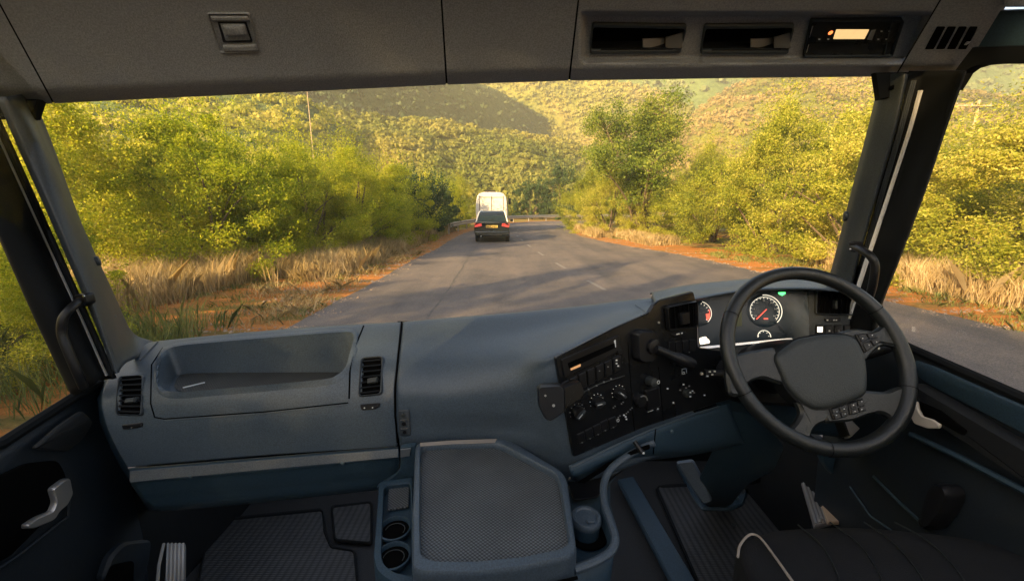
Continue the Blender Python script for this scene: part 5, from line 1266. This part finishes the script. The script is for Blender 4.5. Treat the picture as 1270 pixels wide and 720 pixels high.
# control buttons on the spokes
def btn_group(name, q, nu, nv, marks, seed):
    g = wplate(name, q, .004, .004, M_black, .8, 2, 20); r = random.Random(seed)
    for i in range(nu):
        for j in range(nv):
            b = subq(q, (i + .08) / nu, (i + .92) / nu, (j + .1) / nv, (j + .9) / nv)
            k = wplate('button', b, .003, .008, M_black, .5, .8, 0, g)
            c = quadpt(b, .5, .5); m = MB()
            for z in range(marks):
                x = c[0] + r.uniform(-1.6, 1.6); y = c[1] + r.uniform(-1.6, 1.6); plate(m, [(x - .6, y - .5), (x + .6, y - .5), (x + .6, y + .5), (x - .6, y + .5)], W, .0004, .0112, .1)
            m.build('button_mark', M_sym, k, smooth=0)
    return g
btn_group('button_block', [(1058, 415), (1080, 413), (1089, 424), (1070, 438)], 2, 2, 1, 1)
btn_group('button_block', [(1026, 507), (1045, 501), (1048, 516), (1031, 521)], 2, 2, 1, 2)
btn_group('button_block', [(1049, 500), (1067, 494), (1071, 509), (1052, 515)], 2, 2, 1, 3)
# column, stalks and ignition
sc_t = thing('steering_column', (.45, 1.45, FZ), 'dark blue plastic steering column cover standing on the footwell floor', 'steering column')
m = MB(); c0 = WC - WN * .03; c1 = WC - WN * .30
m.tube([c0, c0.lerp(c1, .25), c0.lerp(c1, .5), c1], [.045, .06, .07, .075], 20); m.build('column_shroud', M_black, sc_t)
m = MB(); plate(m, rpoly([(880, 446), (940, 436), (1010, 436), (1020, 480), (1000, 505), (925, 500), (900, 480)], 8), Plane(P(950, 470, 1.03), None, n=(0, -1, .45)), .05, -.06, 4); m.build('upper_cowl', M_black, sc_t)
for pts, nm in (([P(948, 462, .98), P(915, 463, .985), P(890, 463.5, .99), P(874, 463, .995)], 'left_stalk'),):
    m = MB(); m.tube(pts, [.008, .009, .011, .0115], 12); st = m.build('indicator_stalk', M_black, sc_t)
    m = MB(); S = Plane(pts[-1] + Vector((0, -.011, .004)), None, n=(0, -1, .3)); knob(m, S, 870, 463, .004, .003); m.build('stalk_button', M_silver, st)
    m = MB()
    for x, y in [(880, 460.5), (883, 464), (886, 460), (890, 463.5), (877, 466)]: plate(m, [(x - 1.2, y - .9), (x + 1.2, y - .9), (x + 1.2, y + .9), (x - 1.2, y + .9)], S, .002, .001, .1)
    m.build('stalk_mark', M_sym, st, smooth=0)
m = MB()
for x, y in [(877, 447), (884, 446), (882, 451)]: plate(m, [(x - 1, y - .8), (x + 1, y - .8), (x + 1, y + .8), (x - 1, y + .8)], SC, .001, .002, .1)
m.build('panel_mark', M_symdim, sc_t, smooth=0)
m = MB(); m.tube([P(1060, 446, 1.02), P(1078, 440, 1.0), P(1096, 434, .985), P(1104, 431, .98)], [.009, .010, .011, .010], 12); st = m.build('wiper_stalk', M_black, sc_t)
S = Plane(P(1090, 433, .97), None, n=(0, -1, .3)); circ_m = MB(); knob(circ_m, S, 1089, 431.5, .003, .003); circ_m.build('stalk_button', M_silver, st)
m = MB(); S = Plane(P(1052, 534, .98), None, n=(.1, -1, .9)); plate(m, [(1040, 521), (1054, 521), (1064, 532), (1052, 543)], S, .02, -.01, 1.5); ig = m.build('lit_column_plate', M_silver, sc_t, smooth=20)  # silver stands in for light falling on the lower column piece
m = MB(); plate(m, [(1038, 521), (1043, 521), (1050, 541), (1046, 541)], S, .024, -.01, 1); m.build('column_plate_edge', M_black, sc_t, smooth=20)
m = MB(); line_on(m, [(935, 492), (945, 502)], YS(1.04), .003, 0); line_on(m, [(940, 491), (948, 499)], YS(1.04), .0015, -.004); m.build('small_lever', M_pad, sc_t)
# the column foot
def sect(pts): return [P(*p) for p in pts]
lo = [sect([(892, 508, 1.08), (930, 515, 1.02), (962, 540, 1.02), (968, 560, 1.10), (920, 560, 1.25)]),
      sect([(888, 550, 1.12), (925, 552, 1.08), (955, 566, 1.10), (955, 585, 1.2), (905, 580, 1.3)]),
      sect([(868, 590, 1.30), (885, 600, 1.25), (918, 600, 1.27), (925, 600, 1.35), (890, 590, 1.45)]),
      sect([(870, 622, 1.42), (882, 628, 1.40), (905, 626, 1.40), (908, 618, 1.45), (885, 612, 1.55)])]
m = MB(); m.loft([[Vector(p) for p in cr1([tuple(q) for q in (L + [L[0]])], 5)[:-1]] for L in lo], True, True, True); m.build('column_cover', M_low, sc_t, smooth=60)
m = MB(); plate(m, rpoly([(838, 574), (848, 570), (862, 592), (874, 618), (902, 620), (924, 612), (928, 606), (922, 626), (905, 633), (870, 632), (860, 618)], 4), ZS(-1.235), .02, -.01, 1.5); ft = m.build('base_flange', M_low, sc_t)
for x, y in [(873, 622), (914, 617)]:
    m = MB(); knob(m, ZS(-1.215), x, y, .008, .006, 0, 6); m.build('bolt', M_screw, ft)
m = MB(); plate(m, rpoly([(838, 573), (860, 570), (876, 600), (884, 622), (872, 626), (858, 606)], 4), Plane(P(860, 600, 1.32), None, n=(-.4, -1, .4)), .02, -.02, 2); m.build('cover_flare', M_dash, sc_t)
m = MB(); plate(m, rpoly([(925, 590), (940, 584), (944, 596), (928, 600)], 2), YS(1.5), .01, 0, 1); pd = m.build('pedal_pad', M_rubber)
tag(pd, 'small black pedal pad to the right of the steering column foot', 'pedal')

# ---------------------------------------------------------------- engine cover console
cz = -.585
TC = Plane(P(517, 550, .89), P(515, 705, .575), P(700, 590, .80))
cn = thing('centre_console', (-.05, .7, FZ), 'low blue grey centre console with a large dimpled tray and side cup holders', 'console')
out_ = rpoly([(515, 549), (545, 545.5), (622, 542), (640, 549), (697, 583), (704, 595), (716, 683), (706, 692), (650, 705), (590, 712), (525, 712), (511, 706), (511, 640)], 7, 5)
inn_ = rpoly([(522, 554), (560, 551.5), (614, 550.5), (628, 556), (689, 588), (694, 600), (706, 672), (697, 680), (650, 690), (590, 696), (540, 696), (522, 690), (521, 640)], 7, 5)
N_ = TC.n; H = lambda L, l: [TC.hit(x, y, l)[0] for x, y in L]
def H2(L, l, dz=0): return [p + Vector((0, 0, dz)) for p in H(L, l)]
m = MB(); m.loft([H(inn_, -.012), H(inn_, -.002), H(inset(inn_, -1.5), .003), H(inset(out_, 3), .003), H(inset(out_, .8), -.001), H(out_, -.007), H2(out_, -.007, -.10), H2(out_, -.02, -.55)], True, False, False); body = m.build('tray_frame', M_dash, cn, smooth=50)
m = MB(); m.loft([H(inset(inn_, -2), -.0125), H(inset(inn_, -2), -.012)], True, True, True); m.build('dimpled_mat', M_dots, cn, smooth=0)
m = MB(); a = [(521, 550.5), (560, 547.5), (616, 545.5)]; b = [(521, 555), (560, 552.3), (614, 550.6)]
m.loft([[TC.hit(x, y, .0045)[0] for x, y in a], [TC.hit(x, y, .0045)[0] for x, y in b]], closed=False); m.build('pale_back_edge', mat('console_edge', (.30, .26, .22), .35, mott=.05), cn, smooth=0)
m = MB(); q = [(512, 716), (590, 721), (650, 715), (718, 700)]
m.tube([Vector(p) for p in cr1([tuple(TC.hit(x, y, -.03)[0]) for x, y in q], 6)], .003, 6); m.build('front_seam', M_dark, cn)
# left side shelf with two cup holders
SZ = ZS(-.655)
o_l = rpoly([(470, 597), (478, 595), (512, 590), (514, 735), (478, 716), (467, 706), (463, 690), (467, 640)], 4, 4)
i_l = rpoly([(476, 606), (480, 601), (509, 598), (511, 714), (488, 708), (476, 699), (473, 688), (475, 640)], 4, 4)
HZ = lambda L, z: [ZS(-.655).hit(x, y)[0] + Vector((0, 0, z)) for x, y in L]
m = MB(); m.loft([HZ(i_l, -.02), HZ(i_l, -.002), HZ(inset(i_l, -1), 0), HZ(inset(o_l, 1), 0), HZ(o_l, -.004), HZ(o_l, -.45)], True, False, False); m.build('side_shelf', M_low, cn, smooth=40)
m = MB(); m.loft([HZ(inset(i_l, -1), -.021), HZ(inset(i_l, -1), -.0205)], True, True, True); m.build('shelf_floor', M_low, cn, smooth=0)
m = MB(); plate(m, rpoly([(483, 600), (508, 597), (507, 629), (480, 633)], 2), ZS(-.67), .004, 0, .6); m.build('small_mat', M_dots, cn, smooth=0)
for x, y in [(490, 655), (488, 689)]:
    c = ZS(-.66).hit(x, y)[0]; X, Y, N = Vector((1, 0, 0)), Vector((0, 1, 0)), Vector((0, 0, 1)); m = MB()
    m.lathe(c, X, Y, N, [(.033, -.002), (.0335, .003), (.031, .004), (.029, 0), (.027, -.03)], 32, 0, False); ch = m.build('cup_holder', M_low, cn)
    m = MB(); m.lathe(c, X, Y, N, [(.029, -.006), (.0285, -.005)], 32, 0, True); m.build('cup_well', M_dark, ch)
    m = MB(); m.tube([c + Vector((math.cos(t) * .02, math.sin(t) * .018, -.003)) for t in np.linspace(-.4, 3.2, 14)], .0009, 5); m.build('inner_ring', M_pad, ch)
# right side bin: curved rim tube, dark well, round lidded cup
rim_px = [(812, 549, -.575), (800, 553, -.585), (775, 567, -.60), (757, 582, -.615), (749, 600, -.63), (750, 624, -.64), (758, 648, -.645), (763, 668, -.65), (757, 684, -.655), (738, 696, -.655), (712, 706, -.655)]
pts = [ZS(z).hit(x, y)[0] for x, y, z in rim_px]; q = [Vector(p) for p in cr1([tuple(p) for p in pts], 6)]
m = MB(); m.tube(q, .0085, 10); rb = m.build('bin_rim', M_dash, cn)
q = q[24:]; m = MB(); m.loft([q, [p + Vector((-.004, .0, -.10)) for p in q], [p + Vector((-.02, .02, -.5)) for p in q]], closed=False); m.build('bin_wall', M_low, cn, solid=.004)
fl = [ZS(-.70).hit(x, y)[0] for x, y in [(704, 590), (790, 560), (768, 585), (757, 600), (757, 624), (764, 650), (768, 668), (758, 690), (716, 702)]]
m = MB(); m.add(fl, [tuple(range(len(fl)))]); m.build('bin_floor', M_low, cn, smooth=0)
m = MB(); plate(m, rpoly([(704, 592), (790, 556), (800, 560), (764, 585), (748, 600), (742, 612), (712, 616)], 4), ZS(-.672), .003, -.01, 1); m.build('bin_shelf', M_black, cn, smooth=0)
m = MB(); cpos = ZS(-.655).hit(727, 643)[0]; X, Y, N = Vector((1, 0, 0)), Vector((0, 1, 0)), Vector((0, 0, 1))
ct = thing('ash_bin', tuple(cpos + Vector((0, 0, -.06))), 'small round dark blue lidded cup in the right bin of the centre console', 'cup')
m.lathe(cpos, X, Y, N, [(.026, -.06), (.028, -.03), (.030, -.008), (.0305, -.006)], 32); m.build('cup_body', M_low, ct)
m = MB(); m.lathe(cpos, X, Y, N, [(.031, -.008), (.0325, -.004), (.0325, .004), (.030, .008), (.024, .008), (.022, .005), (.0005, .006)], 36, 0, False); lid = m.build('lid', M_dash, ct)
m = MB(); m.frame_box(cpos + Vector((.006, -.018, .009)), X, Y, N, .008, .004, .003); m.build('lid_tab', M_dash, ct, bevel=.001)
m = MB(); m.lathe(ZS(-.695).hit(728, 662)[0], X, Y, N, [(.043, 0), (.043, .004), (.036, .005)], 32); m.build('cup_well', M_dark, cn)
# little plug hanging by the apron
pg = thing('power_plug', tuple(P(792, 556, .88)), 'small black plug in the slot under the control panel', 'plug')
m = MB(); m.tube([P(787, 547, .89), P(794, 557, .875), P(797, 561, .87)], [.006, .006, .0075], 10); m.build('plug_body', M_black, pg)
m = MB(); knob(m, YS(.866), 798, 561, .0025, .002); m.build('plug_mark', M_sym, pg)
m = MB(); plate(m, rpoly([(716, 593), (788, 556), (806, 550), (806, 556), (776, 566), (716, 604)], 2), Plane(P(760, 574, .885), None, n=(-.35, -1, .3)), .003, 0, .5); m.build('slot', M_dark, db, smooth=0)
m = MB(); knob(m, YS(.845), 706, 592, .003, .003); m.build('rivet', M_chrome, cn)

# ---------------------------------------------------------------- floor things
bar = thing('floor_rail', (.2, 1.2, FZ), 'blue grey rail running down the floor right of the console', 'rail')
m = MB(); plate(m, rpoly([(766, 588), (786, 584), (868, 720), (845, 735)], 2), ZS(-1.18), .02, -.04, 1.5); m.build('rail_cover', M_low, bar)
def fmat(poly, label, z=-1.243):
    t = thing('floor_mat', tuple(ZS(z).hit(*np.mean(np.array(poly), 0))[0]), label, 'floor mat', 'rubber floor mats')
    m = MB(); plate(m, rpoly(poly, 5), ZS(z), .006, 0, 1.2); m.build('mat_sheet', M_floormat, t, smooth=20)
    m = MB(); ring(m, rpoly(poly, 5), rpoly(inset(poly, 4), 4), ZS(z), .011, 0, 0, 1); m.build('mat_edge', M_rubber, t)
fmat([(258, 648), (270, 644), (400, 631), (405, 660), (412, 678), (442, 684), (446, 760), (240, 760)], 'ribbed black floor mat in the left passenger footwell')
fmat([(410, 628), (462, 622), (462, 676), (414, 672)], 'small dark mat piece next to the cup holders')
fmat([(812, 606), (822, 602), (944, 596), (960, 600), (1018, 690), (1030, 760), (880, 760)], 'ribbed black floor mat under the steering column')
m = MB(); m.lathe(ZS(-1.235).hit(910, 650)[0], X, Y, N, [(.010, 0), (.010, .004), (.004, .005)], 16); kb = m.build('mat_eyelet', M_pad); tag(kb, 'small round eyelet in the mat below the steering column', 'eyelet')
def sill(label, polys, beige=None):
    t = thing('door_sill', tuple(ZS(-.97).hit(*polys[0][0])[0]), label, 'door sill', 'ribbed door sills')
    for p in polys[:1]:
        m = MB(); plate(m, rpoly(p, 1.5), ZS(-.97), .012, -.01, 1); m.build('tread', M_sill, t, smooth=20)
        for k in range(5):
            c = (k + .5) / 5; a, b = quadpt(p, c, .02), quadpt(p, c, .98); m = MB(); line_on(m, [a, b], ZS(-.97), .0028, .004, samp=4); m.build('rib', M_silver, t)
    return t
M_sill = mat('sill_aluminium', (.34, .31, .29), .4, .6, mott=.1)
sill('ribbed aluminium door sill at the lower left corner', [[(206, 673), (230, 673), (229, 760), (203, 760)]])
t = sill('ribbed grey door sill with a beige strip right of the steering column', [[(984, 562), (1001, 559), (1032, 648), (1010, 652)]])
m = MB(); plate(m, rpoly([(1008, 594), (1016, 600), (1052, 649), (1026, 650), (1016, 620)], 2), ZS(-.965), .01, 0, .6); m.build('beige_strip', M_beige, t, smooth=0)
m = MB(); knob(m, ZS(-.965), 1018, 645, .005, .012); m.build('screw', M_silver, t)
# a pale line of the left bodywork beside the sill
m = MB(); line_on(m, [(192, 760), (197, 700), (203, 674)], ZS(-.96), .004, 0); b = m.build('edge_strip', M_silver); tag(b, 'thin pale edge strip left of the lower left door sill', 'trim strip')

# ---------------------------------------------------------------- driver seat
st = thing('driver_seat', (.85, .3, FZ), 'dark fabric driver seat cushion with pale piping in the lower right corner', 'seat')
SZs = Plane(P(1080, 652, .80), P(960, 710, .66), P(1200, 700, .66))
edge = [(912, 676), (930, 662), (965, 652), (1060, 647), (1140, 652), (1220, 664), (1330, 690), (1480, 800), (1400, 1000), (1000, 1000), (945, 760)]
m = MB(); c0 = smooth_loop(edge, 4); Hs = lambda L, l, dz=0: [SZs.hit(x, y, l)[0] + Vector((0, 0, dz)) for x, y in L]
Nl = len(c0)
m.loft([Hs(c0, -.02, -.2), Hs(c0, -.03, -.08), Hs(c0, -.018), Hs(shrink(c0, 6), -.004), Hs(shrink(c0, 18), .003), Hs(shrink(c0, 60), .008)], True, False, True); m.build('cushion', M_seat, st, smooth=70)
m = MB(); q = [(915, 690), (918, 678), (928, 667), (937, 667), (946, 676), (960, 696), (980, 726), (1000, 755)]
m.tube([Vector(p) for p in cr1([tuple(SZs.hit(x, y, l)[0]) for (x, y), l in zip(q, (.0, .004, .006, .008, .012, .014, .016, .016))], 6)], .0026, 8); m.build('piping', M_piping, st)
for k, pts in enumerate([[(990, 655), (1020, 682), (1040, 720), (1052, 760)], [(1030, 652), (1066, 680), (1092, 720), (1105, 760)], [(1072, 652), (1106, 676), (1140, 716), (1160, 760)], [(1110, 652), (1152, 676), (1190, 716), (1215, 760)]]):
    m = MB(); m.tube([Vector(p) for p in cr1([tuple(SZs.hit(x, y, .009)[0]) for x, y in pts], 6)], .0016, 6); m.build('seam', M_pad, st)
# ---------------------------------------------------------------- the car and the camper ahead
M_carblack = mat('car_paint', (.012, .018, .022), .22, .2, mott=.1, coat=.6)
M_cglass = mat('car_glass', (.012, .022, .022), .08, 0, mott=.1)
M_tyre = mat('tyre_rubber', (.012, .012, .012), .8)
M_taillight = mat('tail_light', (.70, .06, .05), .3, mott=.1, emit=.12)
M_plate = mat('number_plate', (.62, .42, .10), .5, mott=.1)
M_vanwhite = mat('van_paint', (.62, .58, .54), .4, mott=.03)
M_whitetrim = mat('pale_trim', (.7, .68, .64), .35, mott=.05)
def section_loft(m, secs, mi=0, caps=True): m.loft([[Vector(p) for p in s] for s in secs], True, caps, caps, mi)
def wheel_part(parent, x, y, r, w, sgn):
    m = MB(); c = Vector((x, y, r)); m.lathe(c - Vector((w / 2, 0, 0)), Vector((0, 1, 0)), Vector((0, 0, 1)), Vector((1, 0, 0)), [(r * .6, 0), (r * .95, 0), (r, .03), (r, w - .03), (r * .95, w), (r * .6, w)], 24, 0, True); t = m.build('wheel', M_tyre, parent)
    m = MB(); xo = x + sgn * (w / 2 - .02); m.lathe(Vector((xo, y, r)), Vector((0, 1, 0)), Vector((0, 0, 1)), Vector((sgn, 0, 0)), [(r * .62, 0), (r * .58, .015), (r * .15, .02), (.001, .025)], 18, 0, False); m.build('rim', M_silver, t)
def car():
    cx, y0 = -1.02, 20.6; t = thing('hatchback_car', (cx, y0 + 2, .012), 'dark hatchback car with red tail lights driving ahead in the left lane', 'car')
    def sec(y, zs):  # zs: list of (halfwidth, z) from bottom to top
        L = [(cx + w, y, z) for w, z in zs]; return L + [(cx - w, y, z) for w, z in zs[::-1]]
    body = [sec(y0 + .05, [(.62, .34), (.80, .36), (.86, .5), (.87, .70), (.85, .86), (.80, .95)]),
            sec(y0 + .0, [(.62, .30), (.82, .33), (.88, .5), (.89, .72), (.87, .90), (.80, 1.0)]),
            sec(y0 + .35, [(.62, .28), (.86, .30), (.90, .5), (.91, .75), (.89, .93), (.80, 1.02)]),
            sec(y0 + 1.4, [(.62, .26), (.86, .28), (.90, .5), (.91, .75), (.89, .93), (.82, 1.0)]),
            sec(y0 + 3.0, [(.62, .26), (.86, .28), (.90, .5), (.91, .72), (.88, .90), (.80, .96)]),
            sec(y0 + 4.1, [(.60, .28), (.80, .32), (.84, .5), (.84, .62), (.80, .74), (.70, .80)])]
    m = MB(); section_loft(m, body); m.build('body', M_carblack, t, smooth=50)
    roof = [sec(y0 + .08, [(.82, .96), (.80, 1.0), (.76, 1.06), (.74, 1.08)]), sec(y0 + .35, [(.82, .96), (.79, 1.05), (.67, 1.46), (.60, 1.51)]), sec(y0 + .7, [(.83, .96), (.80, 1.05), (.65, 1.54), (.56, 1.59)]),
            sec(y0 + 2.0, [(.83, .95), (.80, 1.05), (.64, 1.55), (.55, 1.60)]), sec(y0 + 3.1, [(.80, .90), (.78, .95), (.74, .98), (.70, 1.0)])]
    m = MB(); section_loft(m, roof); m.build('roof', M_carblack, t, smooth=50)
    m = MB(); m.loft([[Vector((cx - .70, y0 + .07, 1.06)), Vector((cx + .70, y0 + .07, 1.06))], [Vector((cx - .72, y0 + .05, 1.08)), Vector((cx + .72, y0 + .05, 1.08))], [Vector((cx - .60, y0 + .33, 1.46)), Vector((cx + .60, y0 + .33, 1.46))], [Vector((cx - .57, y0 + .36, 1.47)), Vector((cx + .57, y0 + .36, 1.47))]], closed=False); m.build('rear_window', M_cglass, t, smooth=0)
    for s in (-1, 1):
        m = MB(); m.tube([Vector((cx + s * .80, y0 + .04, 1.04)), Vector((cx + s * .68, y0 + .34, 1.46)), Vector((cx + s * .62, y0 + .7, 1.57)), Vector((cx + s * .60, y0 + 2.0, 1.59))], .034, 6); m.build('roof_edge_trim', M_whitetrim, t)
        m = MB(); m.loft([[Vector((cx + s * .89, y0 + .22, .82)), Vector((cx + s * .88, y0 + .2, .98)), Vector((cx + s * .52, y0 - .01, .97)), Vector((cx + s * .50, y0 - .01, .84)), Vector((cx + s * .84, y0 - .01, .78))],
                          [Vector((cx + s * .90, y0 + .18, .83)), Vector((cx + s * .89, y0 + .16, .97)), Vector((cx + s * .53, y0 - .04, .96)), Vector((cx + s * .51, y0 - .04, .85)), Vector((cx + s * .85, y0 - .04, .79))]], True, True, True); m.build('tail_light', M_taillight, t, smooth=0, fix=True)
        m = MB(); m.box(cx + s * .92, cx + s * 1.08, y0 + 2.4, y0 + 2.5, .98, 1.12); m.build('mirror', M_carblack, t, bevel=.03)
        for yy in (.75, 3.35): wheel_part(t, cx + s * .78, y0 + yy, .32, .21, s)
        m = MB(); m.loft([[Vector((cx + s * .815, y0 + .75, 1.04)), Vector((cx + s * .71, y0 + .75, 1.38)), Vector((cx + s * .69, y0 + 1.9, 1.40)), Vector((cx + s * .80, y0 + 2.7, 1.04))]], False); m.add([], [])
        m = MB(); m.add([Vector((cx + s * .815, y0 + .7, 1.04)), Vector((cx + s * .715, y0 + .75, 1.36)), Vector((cx + s * .70, y0 + 1.9, 1.39)), Vector((cx + s * .82, y0 + 2.7, 1.04))], [(0, 1, 2, 3)]); m.build('side_window', M_cglass, t, smooth=0)
    m = MB(); m.box(cx - .30, cx + .30, y0 - .03, y0 - .005, .76, .88); pl = m.build('number_plate', M_plate, t, smooth=0)
    m = MB()
    for k in range(7): 
        if k != 3: m.box(cx - .26 + k * .075, cx - .215 + k * .075, y0 - .034, y0 - .03, .79, .85)
    m.build('plate_characters', M_dark, pl, smooth=0)
    m = MB(); m.box(cx - .86, cx + .86, y0 - .07, y0 + .1, .36, .60); m.build('bumper', M_carblack, t, bevel=.06, bseg=3)
    m = MB(); m.box(cx - .5, cx + .5, y0 - .085, y0 - .06, .38, .44); m.build('bumper_insert', M_tyre, t, smooth=0)
    m = MB(); m.tube([Vector((cx - .15, y0 + .02, 1.12)), Vector((cx + .2, y0 + .16, 1.22))], .012, 5); m.build('wiper', M_tyre, t)
    m = MB(); m.box(cx + .28, cx + .34, y0 + .2, y0 + .25, 1.03, 1.05); m.lathe(Vector((cx - .55, y0 + .0, .34)), Vector((1, 0, 0)), Vector((0, 0, 1)), Vector((0, -1, 0)), [(.035, 0), (.035, .06), (.025, .06)], 12); m.build('exhaust', M_silver, t)
car()
def camper():
    cx, y0 = -1.42, 28.5; t = thing('camper_van', (cx, y0 + 2.5, .012), 'boxy white camper van mostly hidden behind the dark car', 'camper van')
    m = MB(); pr = [(-1.06, .55), (-1.10, 1.5), (-1.06, 2.2), (-.98, 2.5), (-.82, 2.68), (-.55, 2.76), (.55, 2.76), (.82, 2.68), (.98, 2.5), (1.06, 2.2), (1.10, 1.5), (1.06, .55)]
    m.loft([[Vector((cx + x, y, z)) for x, z in pr] for y in (y0, y0 + 4.6)], True, True, True); m.build('box_body', M_vanwhite, t, smooth=30, bevel=.05)
    m = MB(); m.box(cx - 1.0, cx + 1.0, y0 + 4.6, y0 + 6.2, .5, 1.9); m.build('cab', M_vanwhite, t, bevel=.2, bseg=4)
    m = MB(); m.box(cx - .8, cx + .8, y0 - .02, y0 + .01, 1.15, 1.18); m.box(cx - .84, cx - .81, y0 - .02, y0 + .01, .7, 2.5); m.box(cx + .81, cx + .84, y0 - .02, y0 + .01, .7, 2.5); m.box(cx - .78, cx + .78, y0 - .02, y0 + .01, 2.40, 2.43); m.box(cx - .015, cx + .015, y0 - .02, y0 + .01, .7, 2.5); m.build('rear_door_seam', M_dark, t, smooth=0)
    m = MB(); m.box(cx - .45, cx + .25, y0 + .3, y0 + 1.2, 2.71, 2.90); m.box(cx + .4, cx + .7, y0 + 1.5, y0 + 2.0, 2.71, 2.82); m.build('roof_vent', M_tyre, t, bevel=.03)
    m = MB(); m.add([Vector((cx + 1.085, y0 + .5, 1.5)), Vector((cx + 1.085, y0 + 1.9, 1.5)), Vector((cx + 1.085, y0 + 1.9, 2.2)), Vector((cx + 1.085, y0 + .5, 2.2))], [(0, 1, 2, 3)]); m.build('side_window', M_cglass, t, smooth=0)
    for s in (-1, 1):
        m = MB(); m.box(cx + s * 1.12, cx + s * 1.32, y0 + 5.0, y0 + 5.12, 1.95, 2.45); mr = m.build('mirror', M_vanwhite if s < 0 else M_tyre, t, bevel=.04)
        m = MB(); m.tube([Vector((cx + s * 1.0, y0 + 5.05, 2.0)), Vector((cx + s * 1.2, y0 + 5.05, 2.05))], .03, 6); m.build('arm', M_tyre, mr)
        m = MB(); m.box(cx + s * .90, cx + s * 1.04, y0 - .03, y0 + .0, .85, 1.1); m.build('tail_light', M_taillight, t, smooth=0)
        for yy in (.9, 5.2): wheel_part(t, cx + s * .92, y0 + yy, .38, .24, s)
    m = MB(); m.box(cx - 1.05, cx + 1.05, y0 - .08, y0 + .05, .5, .7); m.build('bumper', M_tyre, t, bevel=.03)
camper()
# ---------------------------------------------------------------- evening haze
hm = bpy.data.materials.new('haze'); hm.use_nodes = True; hn = hm.node_tree
hn.nodes.remove(hn.nodes['Principled BSDF'])
hv = hn.nodes.new('ShaderNodeVolumePrincipled'); hv.inputs['Density'].default_value = HAZE; hv.inputs['Color'].default_value = (1, .93, .70, 1)
hv.inputs['Anisotropy'].default_value = .2
hn.links.new(hv.outputs[0], hn.nodes['Material Output'].inputs['Volume'])
m = MB(); m.box(-2600, 2600, -1550, 2600, -2, 122); hz = m.build('haze', hm, smooth=0); hz['kind'] = 'stuff'
